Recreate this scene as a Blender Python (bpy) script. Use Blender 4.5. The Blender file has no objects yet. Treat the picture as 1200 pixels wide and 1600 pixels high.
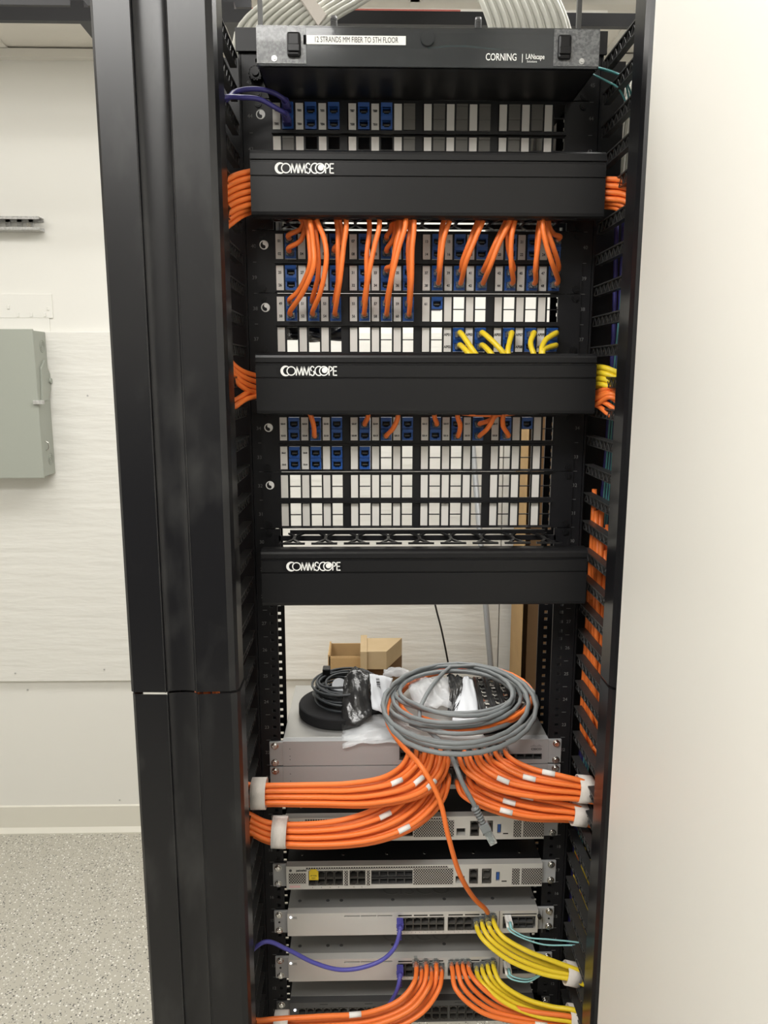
import bpy, bmesh, math, random
from mathutils import Vector, Matrix
random.seed(7)
C = bpy.context.scene.collection
sc = bpy.context.scene
# ------------------------------------------------------------------ camera
F, CX, CY, CZ, PIT, YAW, ROL = 1200.0, -0.0786, -1.1832, 1.6315, .1763, -.0215, .0008
cp, sp, cy_, sy = math.cos(PIT), math.sin(PIT), math.cos(YAW), math.sin(YAW)
FW = Vector((-sy*cp, cy_*cp, -sp)); RT0 = Vector((cy_, sy, 0)); UP0 = RT0.cross(FW)
RT = RT0*math.cos(ROL) + UP0*math.sin(ROL); UP = -RT0*math.sin(ROL) + UP0*math.cos(ROL)
cam_d = bpy.data.cameras.new('camera'); cam = bpy.data.objects.new('camera', cam_d); C.objects.link(cam)
mw = Matrix((RT, UP, -FW)).transposed().to_4x4(); mw.translation = Vector((CX, CY, CZ)); cam.matrix_world = mw
cam_d.sensor_fit = 'VERTICAL'; cam_d.sensor_height = 24; cam_d.lens = 24*F/1600; cam_d.clip_start = .01
sc.camera = cam
def A(px, py, Y):                      # the point of a sight line at depth Y
    d = FW + RT*((px-600)/F) - UP*((py-800)/F); t = (Y-CY)/d.y
    return Vector((CX+d.x*t, Y, CZ+d.z*t))
def AZ(px, py, Z):
    d = FW + RT*((px-600)/F) - UP*((py-800)/F); t = (Z-CZ)/d.z
    return Vector((CX+d.x*t, CY+d.y*t, Z))
# ------------------------------------------------------------------ world, view, lamps
w = bpy.data.worlds.new('world'); sc.world = w; w.use_nodes = True
w.node_tree.nodes['Background'].inputs[0].default_value = (1, .97, .92, 1)
w.node_tree.nodes['Background'].inputs[1].default_value = .25
sc.view_settings.view_transform = 'Standard'; sc.view_settings.look = 'None'
sc.view_settings.exposure = 0.0; sc.view_settings.gamma = 1; sc.view_settings.use_curve_mapping = False
CEIL = 2.605
LAMPS = [(-1.25, .45, 1.15, .55, 8), (.25, .42, 1.15, .55, 24), (-.75, -1.25, 1.15, .55, 36), (-.9, -2.3, 1.15, .55, 8)]
def area(x, y, sx, syy, e):
    l = bpy.data.lights.new('troffer_light', 'AREA'); l.shape = 'RECTANGLE'; l.size = sx; l.size_y = syy
    l.energy = e; l.color = (1, .985, .955)
    o = bpy.data.objects.new('troffer_light', l); C.objects.link(o); o.location = (x, y, CEIL-.012)
for L in LAMPS: area(*L)
# ------------------------------------------------------------------ materials
MT = {}
def mat(name, col, rough=.5, metal=0, trans=0, alpha=1, emit=None, coat=0, ior=1.45, spec=.5, bump=None, noise=None):
    m = bpy.data.materials.new(name); m.use_nodes = True; n = m.node_tree.nodes; l = m.node_tree.links
    b = n['Principled BSDF']; b.inputs['Base Color'].default_value = (*col, 1); b.inputs['Roughness'].default_value = rough
    b.inputs['Metallic'].default_value = metal; b.inputs['Transmission Weight'].default_value = trans
    b.inputs['Alpha'].default_value = alpha; b.inputs['Coat Weight'].default_value = coat; b.inputs['IOR'].default_value = ior
    b.inputs['Specular IOR Level'].default_value = spec
    if emit: b.inputs['Emission Color'].default_value = (*emit[:3], 1); b.inputs['Emission Strength'].default_value = emit[3]
    if bump or noise:
        tc = n.new('ShaderNodeTexCoord')
    if bump:                           # (scale, strength, (sx,sy,sz), detail)
        mp = n.new('ShaderNodeMapping'); mp.inputs['Scale'].default_value = bump[2]; l.new(tc.outputs['Object'], mp.inputs[0])
        t = n.new('ShaderNodeTexNoise'); t.inputs['Scale'].default_value = bump[0]; t.inputs['Detail'].default_value = bump[3]
        l.new(mp.outputs[0], t.inputs['Vector']); bp = n.new('ShaderNodeBump'); bp.inputs['Strength'].default_value = bump[1]
        bp.inputs['Distance'].default_value = bump[4] if len(bump) > 4 else .002
        l.new(t.outputs['Fac'], bp.inputs['Height']); l.new(bp.outputs[0], b.inputs['Normal'])
    if noise:                          # (scale, (sx,sy,sz), colour2, lo, hi)
        mp = n.new('ShaderNodeMapping'); mp.inputs['Scale'].default_value = noise[1]; l.new(tc.outputs['Object'], mp.inputs[0])
        t = n.new('ShaderNodeTexNoise'); t.inputs['Scale'].default_value = noise[0]; t.inputs['Detail'].default_value = 4
        l.new(mp.outputs[0], t.inputs['Vector']); r = n.new('ShaderNodeValToRGB')
        r.color_ramp.elements[0].position = noise[3]; r.color_ramp.elements[0].color = (*col, 1)
        r.color_ramp.elements[1].position = noise[4]; r.color_ramp.elements[1].color = (*noise[2], 1)
        l.new(t.outputs['Fac'], r.inputs[0]); l.new(r.outputs[0], b.inputs['Base Color'])
    MT[name] = m; return m
mat('paint', (.80, .79, .745), .55, bump=(60, .12, (1, 1, 1), 3, .001))
mat('reflection_dark', (.06, .06, .065), .6)
mat('plywood', (.79, .78, .735), .45, bump=(5, .45, (1, 1, 6), 8, .010))
mat('wall_cream', (.80, .785, .735), .5, bump=(90, .1, (1, 1, 1), 2, .001))
mat('basecove', (.74, .72, .64), .4)
mat('ceiling_tile', (.80, .77, .71), .8, bump=(140, .3, (1, 1, 1), 3, .001))
mat('grid_white', (.80, .78, .73), .4)
mat('black_metal', (.010, .010, .0115), .42, spec=.32, bump=(500, .05, (1, 1, 1), 2, .0004))
mat('door_black', (.008, .008, .0095), .28, spec=.5, noise=(9, (2.2, 2.2, 1.0), (.030, .030, .030), .55, .80), bump=(160, .04, (1, 1, .06), 2, .0006))
mat('cover_black', (.012, .012, .013), .36, spec=.32, bump=(700, .06, (1, 1, 1), 2, .0003))
mat('plastic_black', (.008, .008, .009), .35, spec=.32)
mat('finger_black', (.034, .034, .034), .38, bump=(120, .3, (1, 1, 1), 3, .001))
mat('void_black', (.004, .004, .004), .8)
mat('white_ink', (.85, .85, .83), .5)
mat('grey_ink', (.16, .16, .16), .5)
mat('black_ink', (.01, .01, .012), .5)
mat('label_white', (.70, .68, .645), .55)
mat('strip_white', (.83, .82, .79), .45)
mat('jack_blue', (.013, .075, .30), .35)
mat('blank_grey', (.12, .115, .105), .45)
mat('orange', (.90, .205, .04), .42)
mat('yellow', (.83, .62, .03), .4)
mat('purple', (.085, .08, .36), .42)
mat('indigo', (.045, .04, .19), .42)
mat('aqua', (.33, .66, .68), .4)
mat('teal', (.10, .33, .34), .4)
mat('cable_grey', (.20, .215, .22), .42)
mat('cable_dark', (.045, .05, .055), .45)
mat('cable_white', (.52, .52, .47), .5)
mat('cable_black', (.01, .01, .01), .4)
mat('velcro', (.72, .67, .62), .95, bump=(900, .6, (1, 1, 1), 2, .001))
mat('clear', (.75, .80, .80), .12, trans=.85, ior=1.3)
mat('film', (.80, .82, .84), .13, trans=0, alpha=.42, bump=(45, .8, (1, 1, 1), 4, .004))
mat('smoked', (.05, .055, .06), .12, alpha=.55, coat=.5)
mat('frosted', (.12, .125, .13), .3, alpha=.8, coat=.3, noise=(300, (1, 1, 1), (.22, .225, .23), .4, .6))
mat('galv', (.46, .46, .45), .38, metal=.5, noise=(120, (1, 1, 1), (.6, .6, .59), .4, .6))
mat('switch_silver', (.40, .405, .41), .5, metal=.2)
mat('switch_top', (.43, .425, .41), .4, metal=.6)
mat('switch_beige', (.64, .63, .60), .45, metal=.35)
mat('dark_grey', (.10, .10, .10), .45, metal=.3)
mat('chrome', (.7, .69, .66), .18, metal=1)
mat('port_metal', (.12, .115, .105), .4, metal=.4)
mat('lid_emboss', (.36, .355, .34), .4, metal=.6)
mat('port_dark', (.004, .004, .004), .5)
mat('esd', (.030, .030, .030), .2, bump=(22, .8, (1, 1, 1), 5, .006))
mat('cardboard', (.50, .33, .155), .8, noise=(12, (1, 1, 1), (.43, .28, .13), .3, .7))
mat('cardboard_pale', (.53, .40, .24), .8, noise=(12, (1, 1, 1), (.47, .35, .20), .3, .7))
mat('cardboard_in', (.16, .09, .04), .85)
mat('box_grey', (.36, .38, .335), .5)
mat('conduit', (.30, .31, .32), .45, metal=.2)
mat('yellow_tape', (.85, .62, .03), .5)
mat('pink_tape', (.75, .50, .50), .6)
mat('usb_blue', (.03, .10, .35), .4)
mat('red_brown', (.30, .06, .04), .5)
mat('pink', (.75, .05, .12), .5)
mat('paper', (.60, .62, .65), .55)
mat('foam_black', (.008, .008, .009), .9)
mat('lamp', (1, 1, 1), .5, emit=(1, .96, .9, 3))
mat('led_white', (.9, .9, 1), .3, emit=(.85, .9, 1, 6))
def floor_mat():
    m = bpy.data.materials.new('speckled_floor'); m.use_nodes = True; n = m.node_tree.nodes; l = m.node_tree.links
    b = n['Principled BSDF']; b.inputs['Roughness'].default_value = .38
    tc = n.new('ShaderNodeTexCoord'); prev = None
    base = n.new('ShaderNodeRGB'); base.outputs[0].default_value = (.46, .44, .38, 1); prev = base.outputs[0]
    for sc_, th, col in ((110, .24, (.10, .10, .09, 1)), (95, .26, (.80, .79, .74, 1)), (160, .30, (.27, .26, .24, 1)), (75, .18, (.05, .05, .05, 1)), (130, .28, (.66, .65, .60, 1))):
        mp = n.new('ShaderNodeMapping'); mp.inputs['Location'].default_value = (sc_*.37, sc_*.11, 0); l.new(tc.outputs['Object'], mp.inputs[0])
        v = n.new('ShaderNodeTexVoronoi'); v.inputs['Scale'].default_value = sc_; l.new(mp.outputs[0], v.inputs['Vector'])
        wn = n.new('ShaderNodeMath'); wn.operation = 'LESS_THAN'; wn.inputs[1].default_value = th; l.new(v.outputs['Distance'], wn.inputs[0])
        sep = n.new('ShaderNodeSeparateColor'); l.new(v.outputs['Color'], sep.inputs[0])
        g = n.new('ShaderNodeMath'); g.operation = 'GREATER_THAN'; g.inputs[1].default_value = .55; l.new(sep.outputs[0], g.inputs[0])
        mu = n.new('ShaderNodeMath'); mu.operation = 'MULTIPLY'; l.new(wn.outputs[0], mu.inputs[0]); l.new(g.outputs[0], mu.inputs[1])
        mx = n.new('ShaderNodeMix'); mx.data_type = 'RGBA'; l.new(mu.outputs[0], mx.inputs[0]); l.new(prev, mx.inputs[6]); mx.inputs[7].default_value = col
        prev = mx.outputs[2]
    l.new(prev, b.inputs['Base Color']); MT['floor'] = m
floor_mat()
def vent_mat(name, pitch=.0042, hole=.0016, col=(.50, .475, .45)):
    m = bpy.data.materials.new(name); m.use_nodes = True; n = m.node_tree.nodes; l = m.node_tree.links
    b = n['Principled BSDF']; b.inputs['Roughness'].default_value = .45; b.inputs['Metallic'].default_value = .4
    tc = n.new('ShaderNodeTexCoord'); sp_ = n.new('ShaderNodeSeparateXYZ'); l.new(tc.outputs['Object'], sp_.inputs[0])
    def mth(op, a, b_=None, c=None):
        q = n.new('ShaderNodeMath'); q.operation = op
        for i, v in enumerate((a, b_, c)):
            if v is None: continue
            if isinstance(v, (int, float)): q.inputs[i].default_value = v
            else: l.new(v, q.inputs[i])
        return q.outputs[0]
    masks = []
    for ox, oz in ((0, 0), (.5, .5)):
        u = mth('SUBTRACT', mth('FRACT', mth('MULTIPLY_ADD', sp_.outputs[0], 1/pitch, ox)), .5)
        v = mth('MULTIPLY', mth('SUBTRACT', mth('FRACT', mth('MULTIPLY_ADD', sp_.outputs[2], 1/(pitch*1.25), oz)), .5), 1.25)
        d = mth('SQRT', mth('ADD', mth('MULTIPLY', u, u), mth('MULTIPLY', v, v)))
        masks.append(mth('LESS_THAN', d, hole/pitch))
    k = mth('MAXIMUM', masks[0], masks[1])
    mx = n.new('ShaderNodeMix'); mx.data_type = 'RGBA'; l.new(k, mx.inputs[0]); mx.inputs[6].default_value = (*col, 1); mx.inputs[7].default_value = (.015, .015, .015, 1)
    l.new(mx.outputs[2], b.inputs['Base Color']); MT[name] = m
vent_mat('vent', .0042, .0014)
# ------------------------------------------------------------------ helpers
ORG = {}
def new_obj(name, data): o = bpy.data.objects.new(name, data); C.objects.link(o); return o
def tag(o, label, cat=None, group=None, kind=None):
    if label: o['label'] = label
    if cat: o['category'] = cat
    if group: o['group'] = group
    if kind: o['kind'] = kind
    return o
def thing(name, label, cat, loc=(0, 0, 0), group=None):
    o = new_obj(name, None); o.empty_display_size = .02; o.location = loc; ORG[o.name] = Vector(loc)
    return tag(o, label, cat, group)
class MB:
    def __init__(s): s.v = []; s.f = []; s.sm = []
    def add(s, vs, fs, smooth=False):
        b = len(s.v); s.v += [Vector(p) for p in vs]
        for f in fs: s.f.append([b+i for i in f]); s.sm.append(smooth)
        return s
    def box(s, x0, x1, y0, y1, z0, z1, T=None):
        vs = [Vector((x, y, z)) for z in (z0, z1) for y in (y0, y1) for x in (x0, x1)]
        if T is not None: vs = [T @ p for p in vs]
        return s.add(vs, [(0, 2, 3, 1), (4, 5, 7, 6), (0, 1, 5, 4), (2, 6, 7, 3), (0, 4, 6, 2), (1, 3, 7, 5)])
    def prism(s, prof, axis, a, b, smooth=False):      # closed profile extruded along an axis
        def P(p, t): return {'z': (p[0], p[1], t), 'y': (p[0], t, p[1]), 'x': (t, p[0], p[1])}[axis]
        n = len(prof); vs = [P(p, a) for p in prof] + [P(p, b) for p in prof]
        fs = [(i, (i+1) % n, n+(i+1) % n, n+i) for i in range(n)]
        s.add(vs, fs, smooth); k = len(s.v)-2*n
        s.f.append([k+i for i in range(n)][::-1]); s.f.append([k+n+i for i in range(n)]); s.sm += [False, False]
        return s
    def cyl(s, c, ax, r, h, n=16, r2=None, cap=True):
        c = Vector(c); ax = Vector(ax).normalized(); r2 = r if r2 is None else r2
        u = ax.orthogonal().normalized(); v = ax.cross(u)
        vs = [c+(u*math.cos(2*math.pi*i/n)+v*math.sin(2*math.pi*i/n))*rr+ax*hh for rr, hh in ((r, 0), (r2, h)) for i in range(n)]
        s.add(vs, [(i, (i+1) % n, n+(i+1) % n, n+i) for i in range(n)], True)
        if cap: k = len(s.v)-2*n; s.f.append([k+i for i in range(n)][::-1]); s.f.append([k+n+i for i in range(n)]); s.sm += [False, False]
        return s
    def tube(s, pts, r, n=10, cap=True, closed=False):
        pts = [Vector(p) for p in pts]; m = len(pts); rings = []; u = None
        for i, p in enumerate(pts):
            t = ((pts[(i+1) % m]-pts[i-1]) if closed else (pts[min(i+1, m-1)]-pts[max(i-1, 0)]))
            t = t.normalized() if t.length > 1e-9 else Vector((0, 0, 1))
            u = t.orthogonal().normalized() if u is None else (u-t*u.dot(t)).normalized()
            v = t.cross(u); rr = r[i] if isinstance(r, (list, tuple)) else r
            rings.append([p+(u*math.cos(2*math.pi*k/n)+v*math.sin(2*math.pi*k/n))*rr for k in range(n)])
        vs = [q for R in rings for q in R]; fs = []
        for i in range(m if closed else m-1):
            j = (i+1) % m
            for k in range(n): fs.append((i*n+k, i*n+(k+1) % n, j*n+(k+1) % n, j*n+k))
        s.add(vs, fs, True)
        if cap and not closed:
            b = len(s.v)-m*n; s.f.append([b+k for k in range(n)][::-1]); s.f.append([b+(m-1)*n+k for k in range(n)]); s.sm += [False, False]
        return s
    def mesh(s, name, org=Vector((0, 0, 0))):
        me = bpy.data.meshes.new(name); me.from_pydata([p-org for p in s.v], [], s.f)
        me.polygons.foreach_set('use_smooth', s.sm); bm = bmesh.new(); bm.from_mesh(me)
        bmesh.ops.recalc_face_normals(bm, faces=bm.faces); bm.to_mesh(me); bm.free(); me.update(); return me
    def build(s, name, m, parent=None, bevel=0, org=None, label=None, cat=None, group=None, kind=None):
        if parent is not None: org = ORG[parent.name]
        top = parent is None
        if org is None:
            xs = [p.x for p in s.v]; ys = [p.y for p in s.v]; zs = [p.z for p in s.v]
            org = Vector(((min(xs)+max(xs))/2, (min(ys)+max(ys))/2, min(zs)))
        me = s.mesh(name, org); me.materials.append(MT[m] if isinstance(m, str) else m)
        o = new_obj(name, me)
        if top: o.location = org
        else: o.parent = parent
        ORG[o.name] = Vector(org)
        if bevel:
            b = o.modifiers.new('bevel', 'BEVEL'); b.width = bevel; b.segments = 2; b.limit_method = 'ANGLE'; b.angle_limit = math.radians(40)
        return tag(o, label, cat, group, kind)
def inst(name, me, loc, parent, label=None):           # shared mesh, a part of its own
    o = new_obj(name, me); o.parent = parent; o.location = Vector(loc)-ORG[parent.name]
    ORG[o.name] = Vector(loc)
    if label: o['label'] = label
    return o
def box(name, m, x0, x1, y0, y1, z0, z1, parent=None, **k): return MB().box(x0, x1, y0, y1, z0, z1).build(name, m, parent, **k)
def struct(name, m, x0, x1, y0, y1, z0, z1): return MB().box(x0, x1, y0, y1, z0, z1).build(name, m, None, kind='structure')
def crom(pts, seg=7):
    P = [Vector(p) for p in pts]; P = [P[0]*2-P[1]]+P+[P[-1]*2-P[-2]]; out = []
    for i in range(1, len(P)-2):
        p0, p1, p2, p3 = P[i-1:i+3]
        # centripetal
        def tj(t, a, b): return t+max((b-a).length, 1e-6)**.5
        t0 = 0; t1 = tj(t0, p0, p1); t2 = tj(t1, p1, p2); t3 = tj(t2, p2, p3)
        for k in range(seg):
            t = t1+(t2-t1)*k/seg
            A1 = p0*((t1-t)/(t1-t0))+p1*((t-t0)/(t1-t0)); A2 = p1*((t2-t)/(t2-t1))+p2*((t-t1)/(t2-t1)); A3 = p2*((t3-t)/(t3-t2))+p3*((t-t2)/(t3-t2))
            B1 = A1*((t2-t)/(t2-t0))+A2*((t-t0)/(t2-t0)); B2 = A2*((t3-t)/(t3-t1))+A3*((t-t1)/(t3-t1))
            out.append(B1*((t2-t)/(t2-t1))+B2*((t-t1)/(t2-t1)))
    out.append(P[-2]); return out
def text(body, size, loc, m, parent, name='printed_text', align='CENTER', sx=1.0, T=None, bold=0, label=None, kind=None):
    cu = bpy.data.curves.new(name, 'FONT'); cu.body = body; cu.size = size; cu.align_x = align; cu.align_y = 'CENTER'
    cu.extrude = .00012; cu.offset = bold; cu.resolution_u = 3
    t = bpy.data.objects.new('t', cu); C.objects.link(t)
    me = bpy.data.meshes.new_from_object(t.evaluated_get(bpy.context.evaluated_depsgraph_get())); bpy.data.objects.remove(t); bpy.data.curves.remove(cu)
    me.name = name
    R = T if T is not None else Matrix.Rotation(math.pi/2, 4, 'X')
    me.transform(R @ Matrix.Diagonal((sx, 1, 1, 1))); me.materials.clear(); me.materials.append(MT[m])
    return inst(name, me, loc, parent, label)
def texts(items, m, parent, name, size, sx=1.0, bold=0):   # several printed words on one part, one mesh
    bm = bmesh.new()
    for body, loc in items:
        o = text(body, size, loc, m, parent, name, sx=sx, bold=bold); me = o.data.copy()
        me.transform(Matrix.Translation(Vector(loc)-ORG[parent.name])); bm.from_mesh(me); bpy.data.meshes.remove(me)
        om = o.data; bpy.data.objects.remove(o); bpy.data.meshes.remove(om)
    me = bpy.data.meshes.new(name); bm.to_mesh(me); bm.free(); me.materials.append(MT[m])
    o = new_obj(name, me); o.parent = parent; ORG[o.name] = ORG[parent.name].copy(); return o
Z0 = .062; U = .04445
def ub(n): return Z0+(n-1)*U           # bottom of rack unit n
# ================================================================== SETTING
WB = 1.384
struct('floor', 'floor', -2.6, 2.0, -3.2, WB, -.05, 0)
struct('wall_back', 'paint', -2.6, 2.0, WB, WB+.1, 0, 2.95)
struct('wall_left', 'paint', -2.7, -2.6, -3.2, WB+.1, 0, 2.95)
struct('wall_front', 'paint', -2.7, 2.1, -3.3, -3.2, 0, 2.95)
struct('reflection_darkener', 'reflection_dark', -2.6, 2.0, -3.2, -3.16, 0, 1.55)  # unseen dark band behind the camera, added to darken reflections in doors and covers
struct('wall_far_right', 'paint', 2.0, 2.1, -3.2, WB+.1, 0, 2.95)
e = A(992, 572, -.222)
struct('wall_right', 'wall_cream', e.x, e.x+.12, -1.9, -.222, 0, CEIL)
struct('ceiling', 'ceiling_tile', -2.6, 2.0, -3.2, WB, CEIL, CEIL+.03)
g = MB()
for k in range(-4, 4):
    x = -1.22+.61*k+.05
    if -2.6 < x < 2.0: g.box(x-.012, x+.012, -3.2, WB, CEIL-.004, CEIL)
for k in range(8):
    y = WB-.35-.61*k
    if y > -3.2: g.box(-2.6, 2.0, y-.012, y+.012, CEIL-.004, CEIL)
g.box(-2.6, 2.0, WB-.024, WB, CEIL-.03, CEIL-.005)
g.build('trim_1', 'grid_white', kind='structure')
gt = MB(); gt.prism([(WB, 0), (WB-.018, 0), (WB-.018, .004), (WB-.006, .02), (WB-.005, .1), (WB, .104)], 'x', -2.6, 2.0)
gt.build('baseboard_back', 'basecove', kind='structure')
# plywood backboards on the wall (two sheets meeting at a seam)
xs = A(780, 960, WB-.018).x
def board(x0, x1, z0, z1, label):
    b = MB().box(x0, x1, WB-.019, WB-.001, z0, z1).build('backboard', 'plywood', bevel=.002, label=label, cat='backboard', group='plywood boards on the back wall')
board(-2.05, xs-.0015, .583, 1.768, 'white painted plywood board with raised grain, on the wall behind the rack')
board(xs+.0015, 1.2, .583, 1.768, 'white painted plywood board right of the seam, behind the tall carton')
for i, (x, y, sx, s2, e_) in enumerate(LAMPS):
    t = thing('ceiling_light', ['flat ceiling light panel over the grey electrical box side of the room', 'flat ceiling light panel above the gap behind the rack', 'flat ceiling light panel above the photographer', 'flat ceiling light panel farthest back in the room'][i], 'ceiling light', (x, y, CEIL-.03), 'ceiling light panels')
    f = MB()
    for a in ((x-sx/2-.03, x+sx/2+.03, y-s2/2-.03, y-s2/2), (x-sx/2-.03, x+sx/2+.03, y+s2/2, y+s2/2+.03), (x-sx/2-.03, x-sx/2, y-s2/2, y+s2/2), (x+sx/2, x+sx/2+.03, y-s2/2, y+s2/2)):
        f.box(a[0], a[1], a[2], a[3], CEIL-.016, CEIL-.003)
    f.build('frame', 'grid_white', t)
    box('diffuser', 'lamp', x-sx/2, x+sx/2, y-s2/2, y+s2/2, CEIL-.008, CEIL-.004, t)
# ---- unistrut on wall
u0 = A(0, 337, WB-.04); u1 = A(61, 348, WB-.04); zc = (A(30, 337, WB-.04).z+A(30, 360, WB-.04).z)/2
t = thing('strut_channel', 'slotted galvanised steel strut screwed to the white wall', 'strut channel', (u1.x, WB, zc))
c = MB(); xl = -1.9; xr = u1.x; h = .0205
c.box(xl, xr, WB-.041, WB, zc+h-.0025, zc+h); c.box(xl, xr, WB-.041, WB, zc-h, zc-h+.0025)
c.box(xl, xr, WB-.041, WB-.038, zc+h-.009, zc+h-.0025); c.box(xl, xr, WB-.041, WB-.038, zc-h+.0025, zc-h+.009)
x = xl
while x < xr-.03:
    c.box(x, x+.016, WB-.004, WB-.001, zc-h+.002, zc+h-.002); x += .036
c.box(xl, xr, WB-.004, WB-.001, zc+.009, zc+h-.002); c.box(xl, xr, WB-.004, WB-.001, zc-h+.002, zc-.009)
c.build('channel', 'galv', t, bevel=.0008)
MB().cyl((xr-.045, WB-.004, zc), (0, -1, 0), .008, .006, 6).build('bolt', 'chrome', t)
# ---- painted-over mark of an old panel on the wall
t = thing('mounting_plate', 'white painted-over metal plate on the wall above the grey electrical box', 'mounting plate', (-1.2, WB, 1.8))
p0 = A(0, 459, WB-.004); p1 = A(83, 497, WB-.004)
MB().box(-1.5, p1.x, WB-.005, WB, p1.z, p0.z).box(-1.5, A(77, 500, WB-.004).x, WB-.004, WB, p1.z-.045, p1.z).build('plate', 'paint', t, bevel=.001)
for q in ((13, 480), (75, 482), (28, 492), (49, 492), (70, 492)):
    z = A(q[0], q[1], WB-.006); MB().box(z.x-.004, z.x+.004, WB-.008, WB-.004, z.z-.006, z.z+.006).build('bolt_stub', 'paint', t, bevel=.001)
# ---- electrical box
Yf = WB-.112; a0 = A(53, 514, Yf); a1 = A(68, 747, Yf); bt = 1.772
ex = A(60, 630, Yf).x; zt = a0.z; zb = a1.z
t = thing('electrical_box', 'grey wall-mounted electrical disconnect box with side handle', 'electrical box', (ex-.2, WB, zb))
MB().box(ex-.34, ex, Yf+.004, WB-.0195, zb+.004, zt-.004).build('enclosure', 'box_grey', t, bevel=.002)
MB().box(ex-.342, ex+.001, Yf-.004, Yf+.004, zb, zt).build('cover', 'box_grey', t, bevel=.002)
for zz in (zt-.05, zb+.055):
    k = MB()
    for r in (.019, .013, .007):
        k.tube([Vector((ex+.0005, Yf+.06+r*math.cos(2*math.pi*i/28), zz+r*math.sin(2*math.pi*i/28))) for i in range(28)], .0009, 6, closed=True)
    k.build('knockout', 'box_grey', t)
hz = A(75, 600, Yf+.05).z
hh = MB(); hh.prism([(Yf+.02, hz-.055), (Yf+.03, hz+.05), (Yf+.06, hz+.075), (Yf+.095, hz+.03), (Yf+.1, hz-.01), (Yf+.06, hz-.05)], 'x', ex, ex+.006)
hh.cyl((ex+.006, Yf+.085, hz+.01), (1, 0, 0), .009, .006)
hh.build('handle_plate', 'box_grey', t, bevel=.001)
MB().box(ex-.012, ex+.016, Yf-.012, Yf+.008, hz-.062, hz-.05).build('handle', 'galv', t, bevel=.001)
MB().tube(crom([(ex+.001, Yf+.03, zb+.115), (ex+.008, Yf+.03, zb+.11), (ex+.008, Yf+.03, zb+.09), (ex+.001, Yf+.03, zb+.085)]), .002, 8).build('latch', 'chrome', t)
# nails / screw heads on the board
for q in ((137, 618), (24, 1052), (163, 1046), (43, 1078), (187, 1250)):
    pz = A(q[0], q[1], WB-.0195 if q[1] < 1060 else WB-.001)
    MB().cyl(pz, (0, -1, 0), .003, .0015, 10).build('screw_head', 'galv', label='tiny screw head in the wall, %s' % {137: 'just right of the grey box handle', 24: 'at the lower left edge of the board', 163: 'at the lower board edge beside the black manager', 43: 'just under the plywood board', 187: 'just above the baseboard'}[q[0]], cat='screw')
# ---- cardboard boxes behind the rack
def carton(name, m, x0, x1, y0, y1, z0, z1, label, flap=None, open_right=False):
    t = thing(name, label, 'box', ((x0+x1)/2, (y0+y1)/2, z0), 'cardboard boxes behind the rack')
    T = .004; b = MB()
    b.box(x0, x1, y0, y0+T, z0, z1).box(x0, x1, y1-T, y1, z0, z1).box(x0, x0+T, y0, y1, z0, z1)
    if not open_right: b.box(x1-T, x1, y0, y1, z0, z1)
    b.box(x0, x1, y0, y1, z0, z0+T)
    if flap is None: b.box(x0, x1, y0, y1, z1-T, z1)
    b.build('carton_body', m, t)
    return t
zt_ = .60
carton('cardboard_box', 'cardboard', -.30, .12, .78, 1.30, 0, zt_-.02, 'large brown carton on the floor, under the two small boxes')
l0 = A(513, 1022, 1.05); l1 = A(592, 1062, 1.05)
t = carton('cardboard_box', 'cardboard', A(514, 1030, 1.05).x, A(577, 1030, 1.05).x, 1.05, 1.17, zt_-.02, A(540, 1026, 1.05).z, 'open brown cardboard box, left of the two behind the switch', flap=1)
x0 = A(514, 1030, 1.05).x; zf = A(540, 1026, 1.05).z
MB().box(x0-.003, x0+.002, 1.05, 1.17, zf-.05, zf+.006).build('flap', 'cardboard', t)
MB().box(x0+.004, A(577, 1030, 1.05).x, 1.044, 1.048, zf-.045, zf-.002).build('flap', 'cardboard', t)
x0 = A(563, 1020, 1.0).x; x1 = A(604, 1020, 1.0).x; zf = A(585, 1018, 1.0).z; x2 = A(628, 1020, 1.12).x
t = thing('cardboard_box', 'pale cardboard box with an open front flap, right of the two behind the switch', 'box', ((x0+x1)/2, 1.05, zt_-.02), 'cardboard boxes behind the rack')
zs = A(585, 1046, 1.0).z
MB().box(x0, x0+.02, .99, 1.14, zt_-.02, zf+.003).build('flap', 'cardboard_pale', t)
MB().prism([(x0+.02, 1.0), (x1, 1.0), (x2, 1.12), (x0+.02, 1.12)], 'z', zs, zf).build('carton_body', 'cardboard_pale', t, bevel=.001)
MB().prism([(x0+.022, 1.03), (x1, 1.03), (x2, 1.12), (x0+.022, 1.12)], 'z', zt_-.02, zs).build('inner_box', 'cardboard_in', t)
# tall carton
xa = A(799, 950, 1.3).x; xb = xa+.20; ya = 1.13
t = thing('tall_carton', 'tall narrow brown carton standing open against the wall behind the rack', 'box', (xa+.1, 1.2, 0))
zt2 = 1.74
MB().box(xa, xa+.004, ya, 1.3, 0, zt2).build('side_panel', 'cardboard', t)
MB().box(xa+.004, xb, 1.296, 1.3, 0, zt2).box(xb-.004, xb, ya, 1.296, 0, zt2).box(xa+.03, xb-.004, ya+.05, ya+.054, 0, zt2).build('inner_panel', 'cardboard_in', t)
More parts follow.
